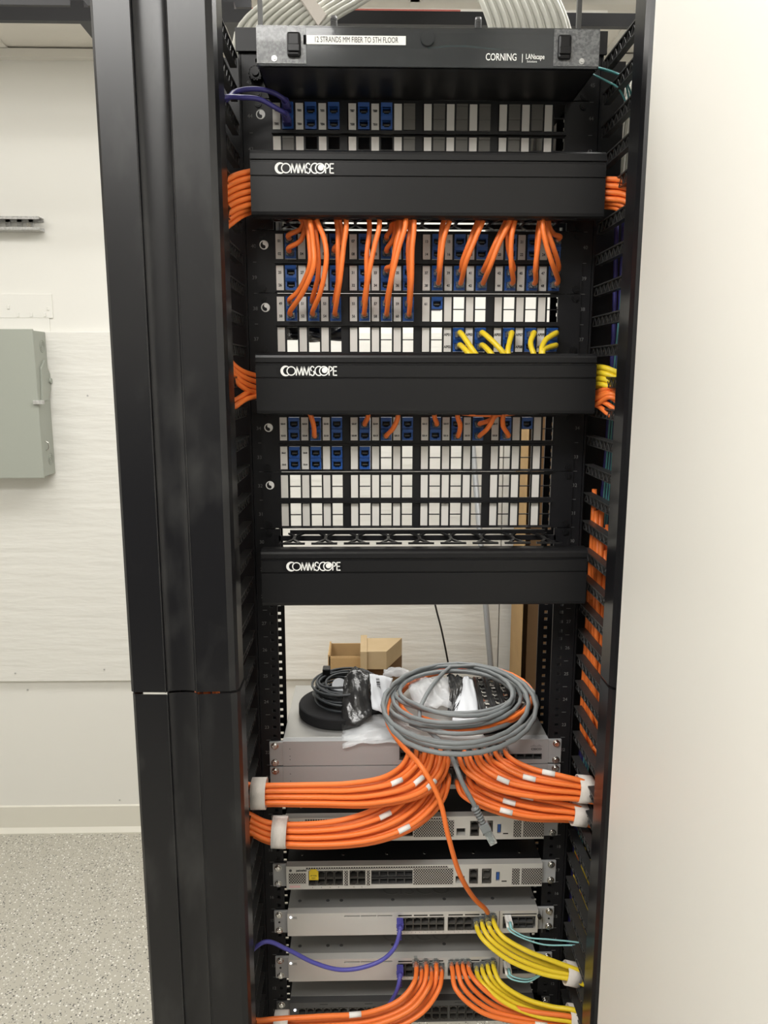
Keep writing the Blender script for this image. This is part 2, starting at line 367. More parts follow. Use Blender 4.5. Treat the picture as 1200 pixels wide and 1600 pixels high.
# leaning pole and hanging black lead
pa_, pb_ = A(734, 640, 1.355), A(765, 1020, 1.24); pc_ = pa_+(pb_-pa_)*((pa_.z-.008)/(pa_.z-pb_.z))
MB().tube([pa_, pb_, pc_], .0095, 14).build('pole', 'conduit', label='grey round pole leaning on the wall behind the rack', cat='pole')
MB().tube(crom([A(672, 900, 1.2), A(680, 945, 1.2), A(690, 985, 1.2), A(700, 1035, 1.2), A(708, 1090, 1.2)]), .003, 8).build('hanging_cable', 'cable_black', label='thin black cable hanging in front of the white board behind the rack', cat='cable')
# ================================================================== RACK
rack = thing('equipment_rack', 'black two-post equipment rack holding the panels and switches', 'rack', (0, .05, 0))
RB = .105; ZT = 2.105
MARK = MB().box(-.0035, .0035, -.0002, .0002, -.0003, .0003).mesh('unit_mark'); MARK.materials.append(MT['grey_ink'])
def upright(s):
    b = MB(); inner = .2195 if s > 0 else .2235
    for (y0, y1) in ((0, .003), (RB-.003, RB)):
        a0, a1, c0, c1 = inner, .2298, .2354, .2525
        for q0, q1 in ((a0, a1), (c0, c1)): b.box(min(s*q0, s*q1), max(s*q0, s*q1), y0, y1, 0, ZT)
        z = 0; hs = []
        for n in range(1, 47):
            for o_ in (.00635, .022225, .0381): hs.append(ub(n)+o_)
        prev = 0
        for hc in hs+[None]:
            z1 = ZT if hc is None else hc-.0027
            if z1 > prev: b.box(min(s*a1, s*c0), max(s*a1, s*c0), y0, y1, prev, min(z1, ZT))
            if hc is not None: prev = hc+.0027
    b.box(min(s*.2525, s*.2555), max(s*.2525, s*.2555), 0, RB, 0, ZT)
    o = b.build('upright', 'black_metal', rack)
    its = []
    for n in range(10, 46):
        its.append(('%d' % n, (s*.2450, -.0004, ub(n)+U/2)))
    for q, l_ in its: text(q, .0075, l_, 'grey_ink', o, 'unit_number')
    for n in range(10, 46): inst('unit_mark', MARK, (s*.2435+.0005, -.0002, ub(n)), o)
upright(-1); upright(1)
for y in (-.006, RB-.05):
    MB().box(-.262, .262, y, y+.055, ZT, ZT+.004).box(-.262, .262, y if y < 0 else y+.051, y+.004 if y < 0 else y+.055, ZT-.03 if y > 0 else ZT+.004-.03, ZT).build('top_angle', 'black_metal', rack)
MB().box(-.27, .27, -.10, .0, 0, .012).box(-.27, .27, RB, .22, 0, .012).box(-.27, .27, -.003, 0, 0.012, .06).build('base_angle', 'black_metal', rack)
scr_b = MB().cyl((0, -.0025, 0), (0, 1, 0), .0052, .0025, 14, ).cyl((0, -.0036, 0), (0, 1, 0), .0036, .0012, 14); 
scr_b.box(-.0028, .0028, -.0038, -.0034, -.0004, .0004).box(-.0004, .0004, -.0038, -.0034, -.0028, .0028)
SCR_BLACK = scr_b.mesh('screw'); SCR_BLACK.materials.append(MT['plastic_black'])
s2_ = MB().cyl((0, -.0015, 0), (0, 1, 0), .0062, .0015, 16).cyl((0, -.0045, 0), (0, 1, 0), .0035, .003, 16, r2=.0058)
s2_.box(-.003, .003, -.0049, -.0044, -.0005, .0005).box(-.0005, .0005, -.0049, -.0044, -.003, .003)
SCR_CHR = s2_.mesh('screw'); SCR_CHR.materials.append(MT['chrome'])
# ================================================================== VERTICAL CABLE MANAGERS
def finger_mesh():
    b = MB(); L = .165; hw = .0065
    # top and bottom flanges, lattice web, T end
    b.box(-hw, hw, -L, 0, .0055, .0075); b.box(-hw*.7, hw*.7, -L, 0, -.0075, -.006)
    k = 9
    for i in range(k):
        y0 = -L*i/k; y1 = -L*(i+1)/k; ym = (y0+y1)/2
        for (ya, za, yb, zb_) in ((y0, -.0065, ym, .006), (ym, .006, y1, -.0065)):
            for xx in (-hw*.7, hw*.7):
                b.tube([(xx, ya, za), (xx, yb, zb_)], .0008, 4, cap=False)
    b.box(-.001, .001, -L, 0, -.0065, .006)
    b.prism([(-L-.004, -.019), (-L-.001, -.022), (-L+.002, -.019), (-L+.004, -.008), (-L+.012, -.006), (-L+.012, .006), (-L+.004, .008), (-L+.002, .019), (-L-.001, .022), (-L-.004, .019)], 'x', -.004, .004)
    me = b.mesh('finger'); me.materials.append(MT['finger_black']); return me
FING = finger_mesh()
def door_profile(s):
    P = [(.2565, -.140), (.2565, -.178), (.2600, -.1855), (.2680, -.1885), (.3112, -.1912), (.3114, -.1920), (.3121, -.1923), (.3128, -.1919), (.3130, -.1905)]
    P += [(.3330-.0200*math.cos(math.pi*(k+.5)/18), -.1905+.0065*math.sin(math.pi*(k+.5)/18)) for k in range(18)]+[(.3530, -.1905), (.3532, -.1921), (.3540, -.1925), (.3547, -.1921), (.3550, -.1912), (.3980, -.1895), (.4020, -.1860), (.4035, -.178), (.4035, -.140)]
    return [(s*x, y) for x, y in P]
def offset_prof(P, d):
    out = []
    for i, (x, y) in enumerate(P):
        if i == 0 or i == len(P)-1: out.append((x+(d if (x < .33*1 and x > 0) or (x < -.33) else -d), y))
        else:
            out.append((x+(d if (i <= 2) == (P[0][0] < P[-1][0]) and i <= 2 else (-d if i >= len(P)-3 and P[0][0] < P[-1][0] else (-d if i <= 2 else (d if i >= len(P)-3 else 0)))), y+d))
    return out
def manager(s, label):
    t = thing('vertical_cable_manager', label, 'cable manager', (s*.33, 0, 0), 'vertical cable managers beside the rack')
    for (za, zb_, bow) in ((.08, 1.2022, 0), (1.2062, 2.13, 0)):
        P = door_profile(s); Q = offset_prof(P, .0015)
        if s < 0 and za < 1: P = [(x+.0012, y+.0015) for x, y in P]; Q = [(x+.0012, y+.0015) for x, y in Q]
        b = MB(); n = len(P); zs = (za, zb_)
        for arr in (P, Q):
            vs = [(x, y, z) for z in zs for x, y in arr]
            b.add(vs, [(i, i+1, n+i+1, n+i) for i in range(n-1)], False)
            for i in range(10, 27): b.sm[len(b.f)-(n-1)+i] = True
        # rims
        for z in zs: b.add([(x, y, z) for x, y in P]+[(x, y, z) for x, y in Q], [(i, i+1, n+i+1, n+i) for i in range(n-1)])
        for i in (0, n-1): b.add([(P[i][0], P[i][1], zs[0]), (Q[i][0], Q[i][1], zs[0]), (Q[i][0], Q[i][1], zs[1]), (P[i][0], P[i][1], zs[1])], [(0, 1, 2, 3)])
        b.build('door', 'door_black', t)
    b = MB()
    def bx(x0, x1, *r): b.box(min(s*x0, s*x1), max(s*x0, s*x1), *r)
    bx(.2565, .405, .075, .078, 0, 1.885); bx(.2565, .315, .075, .078, 1.885, 2.1); bx(.2565, .2595, 0.0, .078, 0, 2.1); bx(.402, .405, 0, .075, 0, 2.1)
    bx(.2565, .405, -.15, .078, .03, .05)
    b.build('backbone', 'black_metal', t)
    b = MB(); bx(.264, .275, -.16, -.13, .06, 2.12); bx(.264, .300, -.132, -.128, .06, 2.12)if False else None
    n = 0
    for k in range(9, 47):
        z = ub(k)+.004
        inst('finger', FING, (s*.2665, 0, z), t)
    return t
ml = manager(-1, 'black vertical cable manager with ribbed doors, left of the rack')
mr = manager(1, 'black vertical cable manager between the rack and the white wall on the right')
# ================================================================== PATCH PANELS
def jack_mesh():
    b = MB(); w_, h = .0081, .0086
    b.prism([(-.0075, h), (-.0015, h), (-.0015, .0035), (-.0055, .0035)], 'x', -w_, w_)      # sloped brow (y,z)
    b.box(-w_, w_, -.0015, .012, h-.0015, h)
    b.box(-w_, -.0058, -.0045, .012, -h, .0035); b.box(.0058, w_, -.0045, .012, -h, .0035)
    b.box(-.0058, .0058, -.0045, .012, -h, -.0058); b.box(-.0058, .0058, .0, .012, .0025, .0035)
    b.box(-w_, w_, .010, .030, -h, h)
    b.box(-.0058, -.0035, -.0045, .002, -.0058, -.0042); b.box(.0035, .0058, -.0045, .002, -.0058, -.0042)
    me = b.mesh('jack'); me.materials.append(MT['jack_blue']); return me
def cavity_mesh():
    b = MB(); b.box(-.0056, .0056, .0075, .0099, -.0056, .0024)
    me = b.mesh('socket'); me.materials.append(MT['port_dark']); return me
def contact_mesh():
    b = MB()
    b.box(-.004, .004, -.0005, .0005, -.0018, -.0006)
    me = b.mesh('shutter'); me.materials.append(MT['port_metal']); return me
JACK, CAV, CON = jack_mesh(), cavity_mesh(), contact_mesh()
b = MB().box(-.0081, .0081, -.003, .006, -.0086, .0086).box(-.0081, .0081, -.0042, -.003, .0055, .0086)
BLANK = b.mesh('blank_insert'); BLANK.materials.append(MT['blank_grey'])
b = MB().box(-.0054, .0054, -.0034, -.0024, -.0176, .0176)
STRIP = b.mesh('label_strip'); STRIP.materials.append(MT['label_white'])
XL = -.2125; GP = .1081; PP = .0327
def colx(c): return XL+GP*(c//3)+PP*(c % 3)+.0135+.0082
def labx(c): return XL+GP*(c//3)+PP*(c % 3)+.0054
def rowz(u): return ub(u)+U/2-.0005
def jz(u, top): return rowz(u)+(.0088 if top else -.0088)
def swirl(parent, x, y, z, r):
    b = MB(); n = 40
    ring = []
    b.tube([Vector((x+r*math.cos(2*math.pi*i/n), y, z+r*math.sin(2*math.pi*i/n))) for i in range(n)], r*.14, 6, closed=True)
    pts = [(x+r*math.cos(a), z+r*math.sin(a)) for a in [math.radians(100-i*11) for i in range(18)]]
    pts += [(x-r*.1+r*.5*math.cos(a), z-r*.45+r*.5*math.sin(a)) for a in [math.radians(-100+i*18) for i in range(9)]]
    pts += [(x+r*.15+r*.5*math.cos(a), z+r*.45+r*.5*math.sin(a)) for a in [math.radians(-80-i*20) for i in range(9)]]
    b.prism(pts, 'y', y-.0003, y+.0003)
    return b.build('swirl_emblem', 'white_ink', parent)
def patch_panel(utop, spec, numbers, label, tsize=.0052, tsx=.85):
    ulo = utop-1; t = thing('patch_bay', label, 'patch panel', (0, 0, ub(ulo)), 'patch panels')
    y0, y1 = -.0030, 0.0
    b = MB(); z0, z1 = ub(ulo)+.0004, ub(utop)+U-.0004
    b.box(-.2413, XL-.0015, y0, y1, z0, z1); xr = colx(11)+.0095; b.box(xr, .2413, y0, y1, z0, z1)
    rows = []
    for u in (utop, ulo):
        zc = rowz(u); rows.append(zc)
    b.box(XL-.0015, xr, y0, y1, rows[0]+.018, z1); b.box(XL-.0015, xr, y0, y1, z0, rows[1]-.018)
    b.box(XL-.0015, xr, y0, y1, rows[1]+.018, rows[0]-.018)
    b.box(XL-.0015, xr, y0-.008, y0, rows[1]+.0200, rows[1]+.0212); b.box(XL-.0015, xr, y0-.007, y0, z0+.001, z0+.0022)
    for zc in rows:
        for c in range(12):
            lx = labx(c); jx = colx(c)
            b.box(lx-.0069, lx-.0054, y0, y1+.002, zc-.018, zc+.018) if c % 3 == 0 else b.box(lx-.0079, lx-.0054, y0, y1+.002, zc-.018, zc+.018)
            b.box(lx+.0054, jx-.0080, y0, y1+.002, zc-.018, zc+.018)
            b.box(lx-.0054, lx+.0054, y0+.0012, y1, zc-.018, zc+.018)
            b.box(jx-.0080, jx+.0080, y0+.0002, y1, zc-.0007, zc+.0007)
        for gi in range(4):
            xa = colx(gi*3+2)+.0080; xb_ = labx(gi*3+3)-.0054 if gi < 3 else xr
            b.box(xa, xb_, y0, y1+.002, zc-.018, zc+.018)
    b.build('panel_frame', 'black_metal', t)
    for sx in (-1, 1):
        for zz in (z1-.0062, z0+.0062): inst('screw', SCR_BLACK, (sx*.2326, y0, zz), t)
    swirl(t, -.2295, y0-.0003, rowz(utop)+.002, .0058)
    for ri, u in enumerate((utop, ulo)):
        for c in range(12):
            ls = inst('label_strip', STRIP, (labx(c), 0, rowz(u)), t)
            nm = numbers.get((ri, c))
            if nm:
                texts([(q, (labx(c), -.0037, rowz(u)+dz)) for q, dz in zip(nm, (.0075, -.0105)) if q], 'black_ink', ls, 'printed_numbers', tsize*1.06, tsx, .00016)
            for top in (1, 0):
                k = spec(ri, c, top); p = (colx(c), -.0015, jz(u, top))
                if k == 'j':
                    j = inst('jack', JACK, p, t); inst('socket', CAV, p, j); inst('shutter', CON, (p[0], p[1], p[2]-.0005), j)
                elif k == 'b': inst('blank_insert', BLANK, p, t)
    return t
def specA(r, c, t):
    if r == 0: return 'j' if c <= 4 else ('b' if c <= 10 else None)
    return 'b' if c in (0, 5, 6, 7, 8, 9) else None
numA = {(0, c): ('TIE%02d' % (2*c+1), 'TIE%02d' % (2*c+2)) for c in range(5)}
patch_panel(44, specA, numA, 'topmost patch panel, with ports labelled TIE01 to TIE10 and grey blanks', .0040, .62)
numB = {(r, c): ('%02d' % (24*r+2*c+1), '%02d' % (24*r+2*c+2)) for r in (0, 1) for c in range(12)}
patch_panel(40, lambda r, c, t: 'j', numB, 'patch panel filled with blue jacks numbered 01 to 48')
numC = {(0, c): ('%02d' % (48+2*c+1), '%02d' % (48+2*c+2)) for c in range(6)}; numC[(0, 6)] = ('61', '')
numC.update({(1, c): ('AP%02d' % (2*(c-7)+1), 'AP%02d' % (2*(c-7)+2)) for c in range(7, 12)})
patch_panel(38, lambda r, c, t: (('j' if c <= 5 or (c == 6 and t) else None) if r == 0 else ('j' if c >= 7 else None)), numC, 'patch panel with ports 49 to 61 above and five yellow-cabled columns below')
numD = {(0, c): ('SLR-%02d' % (2*c+1), 'SLR-%02d' % (2*c+2)) for c in range(10)}
numD.update({(1, 0): ('DS-01', 'DS-02'), (1, 1): ('DS-03', 'DS-04')})
patch_panel(34, lambda r, c, t: (('j' if c <= 9 or (c == 10 and t) else None) if r == 0 else ('j' if c <= 3 else None)), numD, 'patch panel just under the middle cover, blue jacks with few orange cables', .0034, .70)
patch_panel(32, lambda r, c, t: None, {}, 'lowest patch panel, all openings empty with blank labels')
# ================================================================== HORIZONTAL MANAGERS
def commscope(parent, x, y, z, h):
    # lettering: drawn letters in white on a dark pill
    W = h*5.6; b = MB()
    P = [(x+W*1.02+h*.72*math.cos(a), z+h*.72*math.sin(a)) for a in [math.radians(-90+i*15) for i in range(13)]]
    P += [(x+h*.1+h*.72*math.cos(a), z+h*.72*math.sin(a)) for a in [math.radians(90+i*15) for i in range(13)]]
    pl = MB().prism(P, 'y', y-.0003, y).build('logo_plate', 'plastic_black', parent)
    yy = y-.0006; w_ = h*.062; L = MB()
    def arc(cx, a0, a1, rx, rz, n=20, ww=None, cz=0):
        pts = [Vector((cx+rx*math.cos(math.radians(a0+(a1-a0)*i/n)), yy, z+cz+rz*math.sin(math.radians(a0+(a1-a0)*i/n)))) for i in range(n+1)]
        ribbon(pts, ww or w_)
    def ribbon(pts, ww):
        n = len(pts); vs = []
        for i, p in enumerate(pts):
            tt = (pts[min(i+1, n-1)]-pts[max(i-1, 0)]).normalized(); nn = Vector((-tt.z, 0, tt.x)); w1 = ww[i] if isinstance(ww, list) else ww
            vs += [p+nn*w1, p-nn*w1]
        L.add(vs, [(2*i, 2*i+1, 2*i+3, 2*i+2) for i in range(n-1)])
    def line(*q, ww=None): ribbon([Vector((a, yy, z+c)) for a, c in q], ww or w_)
    r = h*.5; cx = x+r
    n = 20; arc(cx+h*.02, 55, 305, r, r, ww=[w_*(.6+1.9*math.sin(math.pi*i/n)) for i in range(n+1)])
    cx = x+h*1.07; arc(cx, 0, 360, r*.93, r*.93, 30)
    mx = x+h*1.63
    for k in range(2):
        line((mx, -r), (mx+h*.09, r)); line((mx+h*.09, r), (mx+h*.36, -r)); line((mx+h*.36, -r), (mx+h*.61, r)); line((mx+h*.61, r), (mx+h*.71, -r)); mx += h*.80
    sx_ = x+h*3.44; arc(sx_, 20, 250, h*.2, r*.5, cz=r*.5); arc(sx_, 70, -160, h*.2, r*.5, cz=-r*.5)
    c2 = x+h*4.18; arc(c2, 62, 298, r*.90, r)
    c3 = x+h*4.72; arc(c3, 0, 360, r*.97, r*.97, 30)
    q = [Vector((c3+h*.08+r*.62*math.cos(a), yy-.0001, z+h*.08+r*.62*math.sin(a))) for a in [math.radians(i*15) for i in range(24)]]
    L.add(q, [tuple(range(24))])
    px_ = x+h*5.30; line((px_, -r), (px_, r)); arc(px_+h*.08, 90, -90, h*.26, r*.48, cz=r*.48)
    line((px_, r*.96), (px_+h*.1, r*.96)); line((px_, 0), (px_+h*.1, 0))
    ex_ = x+h*5.78; line((ex_, -r), (ex_, r)); line((ex_, r*.93), (ex_+h*.42, r*.93)); line((ex_, 0), (ex_+h*.36, 0)); line((ex_, -r*.93), (ex_+h*.42, -r*.93))
    k = L.build('logo_lettering', 'white_ink', pl)
def hmanager(utop, label, zshift=0):
    z0 = ub(utop-1); z1 = z0+2*U; t = thing('horizontal_cable_manager', label, 'cable manager', (0, 0, z0), 'horizontal cable managers')
    b = MB(); b.box(-.2413, .2413, -.002, 0, z0+.003, z1-.003)
    b2 = MB()
    b2.box(-.2413, -.215, -.003, 0, z0+.001, z1-.001).box(.215, .2413, -.003, 0, z0+.001, z1-.001)
    b2.box(-.218, .218, -.003, 0, z0+.012, z0+.020).box(-.218, .218, -.003, 0, z1-.020, z1-.012).box(-.218, -.214, -.085, 0, z0+.012, z0+.016)
    b2.build('back_bracket', 'black_metal', t)
    CF = -.0885
    # rings (hexagon gaps) top and bottom
    for zz in (z1-(.009 if utop == 30 else .014), z0+.002):
        b = MB(); tk = .0025
        def bar(p, q, w_=.0022):
            p = Vector((p[0], p[1], 0)); q = Vector((q[0], q[1], 0)); d = (q-p).normalized(); n_ = Vector((-d.y, d.x, 0))*w_
            b.prism([tuple((p+n_).xy), tuple((q+n_).xy), tuple((q-n_).xy), tuple((p-n_).xy)], 'z', zz, zz+tk)
        x = -.190
        b.box(-.2, .2, -.006, -.001, zz, zz+tk+.004)
        while x < .205:
            bar((x, -.028), (x, -.052)); bar((x, -.028), (x-.011, -.004)); bar((x, -.028), (x+.011, -.004))
            bar((x, -.052), (x-.012, -.078)); bar((x, -.052), (x+.012, -.078)); bar((x-.019, -.078), (x+.019, -.078), .0026)
            x += .0475
        b.build('ring_row', 'plastic_black', t)
    # cover: profiled front plate
    dz = -.0145 if utop == 30 else 0; zt = z1-.0005+dz; zb = z0+.003+dz
    prof = [(CF+.022, zt), (CF+.006, zt), (CF+.001, zt-.003), (CF, zt-.006), (CF, zt-.0125), (CF+.0025, zt-.0135), (CF+.0025, zt-.0155), (CF, zt-.0165), (CF, zt-.033), (CF+.002, zt-.0335), (CF+.002, zt-.0348), (CF, zt-.0353),
            (CF, zb+.006), (CF+.001, zb+.002), (CF+.005, zb), (CF+.022, zb), (CF+.022, zb+.0015), (CF+.006, zb+.0015), (CF+.0038, zb+.006), (CF+.0038, zt-.006), (CF+.006, zt-.0015), (CF+.022, zt-.0015)]
    cv = MB().prism(prof, 'x', -.2345, .2445).build('cover', 'cover_black', t)
    commscope(cv, A(431, 256, CF).x if utop == 42 else (A(440, 576, CF).x if utop == 36 else A(449, 878, CF).x), CF-.0002, zt-.0245, .0125)
    for sx in (-1, 1):
        for zz in (z1-.0068, z0+.0068): inst('screw', SCR_BLACK, (sx*.2326, -.003, zz), t)
    return t
hmanager(42, 'black cable manager with wide front cover, topmost of the three')
hmanager(36, 'black cable manager with wide front cover, middle of the three')
hmanager(30, 'black cable manager with wide front cover, lowest of the three with its rings showing')
# ================================================================== FIBER ENCLOSURE
fz = ub(45); YF = -.128
t = thing('fiber_enclosure', 'black fibre enclosure at the rack top with smoked cover and white printed strip', 'fibre enclosure', (0, 0, fz))
xl, xr = -.2165, .2165
b = MB(); b.box(xl, xr, YF+.012, .15, fz, fz+.0015).box(xl, xr, YF+.012, .15, fz+.0425, fz+.044).box(xl, xl+.0015, YF+.012, .15, fz, fz+.044).box(xr-.0015, xr, YF+.012, .15, fz, fz+.044).box(xl, xr, .148, .15, fz, fz+.044)
b.box(-.2413, xl, -.003, 0, fz+.001, fz+.0435).box(xr, .2413, -.003, 0, fz+.001, fz+.0435)
b.build('housing', 'black_metal', t)
b = MB().box(xl, xr, YF, YF+.002, fz-.002, fz+.0435).box(xl, xr, YF, YF+.02, fz+.0425, fz+.0445).box(xl, xl+.002, YF, YF+.014, fz-.002, fz+.0435).box(xr-.002, xr, YF, YF+.014, fz-.002, fz+.0435)
cov = b.build('front_cover', 'smoked', t, label='smoked clear plastic front cover')
MB().box(xl, xl+.062, YF-.0006, YF-.0001, fz+.0005, fz+.043).build('frosted_end', 'frosted', cov)
MB().box(xr-.058, xr, YF-.0006, YF-.0001, fz+.0005, fz+.043).build('frosted_end', 'frosted', cov)
MB().box(xl+.062, xr, YF+.0021, YF+.003, fz-.001, fz+.020).build('black_backing', 'plastic_black', cov)
for cx in (xl+.047, xr-.045):
    b = MB().box(cx-.0085, cx+.0085, YF-.006, YF, fz+.007, fz+.036)
    l = b.build('latch', 'plastic_black', t, bevel=.003)
    MB().box(cx-.0075, cx+.0075, YF-.0085, YF-.006, fz+.012, fz+.021).build('slider', 'plastic_black', l, bevel=.001)
MB().cyl((A(668, 62, YF).x, YF-.004, fz+.030), (0, 1, 0), .0085, .004, 24).build('finger_notch', 'smoked', cov)
lx0 = A(479, 62, YF).x; lx1 = A(634, 64, YF).x; lzc = A(556, 63, YF).z
bs = MB().box(lx0, lx1, YF-.0008, YF-.0001, lzc-.0052, lzc+.0052).build('printed_strip', 'strip_white', t, label='white printed label strip')
MB().box(lx0-.004, lx0-.0002, YF-.0006, YF-.0001, lzc-.0056, lzc+.0056).build('strip_end', 'plastic_black', bs)
text('12 STRANDS MM FIBER TO 5TH FLOOR', .0092, ((lx0+lx1)/2, YF-.001, lzc), 'black_ink', bs, sx=.66)
cz_ = A(783, 90, YF).z
text('CORNING', .0118, (A(783, 90, YF).x, YF-.0006, cz_), 'white_ink', t, 'logo_lettering', sx=.72, bold=.0001)
text('|', .011, (A(816, 90, YF).x, YF-.0006, cz_), 'white_ink', t, 'logo_lettering')
text('LANscape', .0085, (A(836, 89, YF).x, YF-.0006, cz_+.001), 'white_ink', t, 'logo_lettering', sx=.68, bold=.0001)
text('Solutions', .0035, (A(831, 95, YF).x, YF-.0006, cz_-.0045), 'white_ink', t, 'logo_lettering')
for cx in (xl+.022, xr-.022):
    MB().cyl((cx, YF-.0015, fz+.006), (0, 1, 0), .0036, .0015, 12).cyl((cx, YF-.0025, fz+.006), (0, 1, 0), .0018, .001, 12).build('cover_screw', 'galv', t)
for sx in (-1, 1):
    for zz in (fz+.0068, fz+U-.0068): inst('screw', SCR_BLACK, (sx*.2326, -.003, zz), t)
# knurled thumb screw on the left ear
b = MB().cyl((-.2335, -.016, fz+.030), (0, 1, 0), .009, .013, 20).cyl((-.2335, -.020, fz+.030), (0, 1, 0), .005, .004, 12)
for k in range(14):
    a = 2*math.pi*k/14; b.box(-.2335+.009*math.cos(a)-.0012, -.2335+.009*math.cos(a)+.0012, -.016, -.004, fz+.030+.009*math.sin(a)-.0012, fz+.030+.009*math.sin(a)+.0012)
b.build('thumb_screw', 'plastic_black', t)
# aqua/teal fibres behind the smoked cover
for q, (p0, p1, p2, p3) in enumerate((((668, 75), (720, 72), (790, 79), (880, 84)), ((690, 101), (760, 103), (840, 101), (905, 103)))):
    MB().tube(crom([A(*p0, YF+.01), A(*p1, YF+.008), A(*p2, YF+.008), A(*p3, YF+.012)]), .0011, 6).build('fibre_lead', 'teal', label='thin teal fibre lead behind the smoked cover, %s' % ('upper of two' if q == 0 else 'lower of two'), cat='cable', group='teal fibre leads in the enclosure')
MB().box(-.205, .02, .075, .078, ub(43)-.0, ub(45)-.004).box(-.205, .02, .055, .078, ub(45)-.006, ub(45)-.003).build('rear_lacing_plate', 'dark_grey', label='dark grey metal plate behind the left openings of the topmost patch panel', cat='plate')
# ================================================================== SWITCHES AND ROUTERS
def port_shell(w_, h, name='port', m='port_metal', notch=True):
    b = MB(); r = .0007
    b.box(-w_, -w_+r, 0, .012, -h, h).box(w_-r, w_, 0, .012, -h, h).box(-w_, w_, 0, .012, h-r, h).box(-w_, w_, 0, .012, -h, -h+r)
    if notch: b.box(-w_, -w_*.4, 0, .004, h-.0022, h).box(w_*.4, w_, 0, .004, h-.0022, h)
    me = b.mesh(name); me.materials.append(MT[m]); return me
PORT = port_shell(.0066, .0064); PORTI = port_shell(.0066, .0064); PORTI.transform(Matrix.Diagonal((1, 1, -1, 1))); PORTI.flip_normals()
SFPP = port_shell(.0068, .0048, 'fibre_port', 'dark_grey', False)
def chassis(name, label, u, depth, body, face, x0=-.2195, x1=.2195, earw=None, ears='switch_silver', yf=-.006, holes=(), group=None, eary=-.003, earlabel=None, cutouts=()):
    z0 = ub(u)+.0008; z1 = ub(u)+U-.0008
    t = thing(name, label, 'network switch' if 'switch' in name else 'firewall', (0, 0, z0), group)
    MB().box(x0, x1, yf+.0145, yf+depth, z0, z1).build('housing', body, t, bevel=.0008)
    # face plate with rectangular cut-outs (real holes)
    cuts = sorted(cutouts); b = MB(); x = x0
    for (a, c, za, zb_) in cuts:
        if a > x: b.box(x, a, yf, yf+.0145, z0, z1)
        b.box(a, c, yf, yf+.0145, z0, z0+za); b.box(a, c, yf, yf+.0145, z0+zb_, z1)
        b.box(a, c, yf+.0125, yf+.0145, z0+za, z0+zb_)
        x = c
    b.box(x, x1, yf, yf+.0145, z0, z1)
    f = b.build('face_plate', face, t)
    for s in (-1, 1):
        a, c = (-.2413, x0) if s < 0 else (x1, .2413)
        e = MB().box(a, c, eary-.0005, 0, z0+.0005, z1-.0005).build('mounting_ear', ears, t, bevel=.0018)
        e.modifiers[0].width = .0012
        for dz in (.0065, U-.0085): inst('screw', SCR_CHR, (s*.2325, eary-.0005, z0+dz), e)
        if u in (15, 13): MB().cyl((s*.2325, eary-.001, z0+U/2-.001), (0, 1, 0), .0018, .0006, 10).build('hole_plug', 'port_dark', e)
    return t, f, z0, z1
def wires_dark(parent, a, c, yf, z0, za, zb_):
    MB().box(a+.0003, c-.0003, yf+.0118, yf+.0124, z0+za+.0003, z0+zb_-.0003).build('port_well', 'port_dark', parent)
# --- U22 and U21 (silver, plain left half)
def silver(u, label):
    yf = -.005; pa = .0 - .030; pb = .140
    ca = A(624, 1175, yf).x; cb = A(791, 1175, yf).x; sa = A(793.5, 1178, yf).x; sb = A(847, 1178, yf).x
    t, f, z0, z1 = chassis('network_switch', label, u, .232, 'switch_top', 'switch_silver', yf=yf, group='silver switches', cutouts=((ca, cb, .008, .0405), (sa, sb, .0075, .0175)), eary=-.0048)
    for i in range(12):
        px_ = ca+.0075+(cb-ca-.015)*i/11
        for zz, me in ((z0+.0315, PORT), (z0+.0165, PORTI)):
            inst('port', me, (px_, yf-.0005, zz), t)
    wires_dark(f, ca, cb, yf, z0, .008, .0405)
    for i in range(4): inst('fibre_port', SFPP, (sa+.0072+(sb-sa-.0144)*i/3, yf-.0003, z0+.0125), t)
    wires_dark(f, sa, sb, yf, z0, .0075, .0175)
    lx = A(838, 1170, yf).x; lz = z0+.0255
    text('CISCO', .0052, (lx, yf-.0003, lz), 'dark_grey', t, 'logo_lettering', bold=.00018, sx=1.15)
    b = MB()
    for i, h in enumerate((.0012, .0022, .0036, .0022, .0012, .0022, .0036, .0022, .0012)): b.box(lx-.0088+i*.0022-.0003, lx-.0088+i*.0022+.0003, yf-.0004, yf, lz+.0045, lz+.0045+h)
    b.build('logo_bars', 'dark_grey', t)
    for dz in (.011, .017, .030): MB().cyl((A(453, 1175, yf).x, yf-.0003, z0+dz), (0, 1, 0), .0007, .0005, 8).build('indicator_light', 'port_dark', t)
    for i in range(3): text('%s' % ('▾' if False else '-'), .004, (sa+.010+i*.0135, yf-.0003, z0+.004), 'dark_grey', t, 'port_mark')
    return t
silver(22, 'silver switch with the cable coils lying on its top')
silver(21, 'silver switch directly under the one carrying the cable coils')
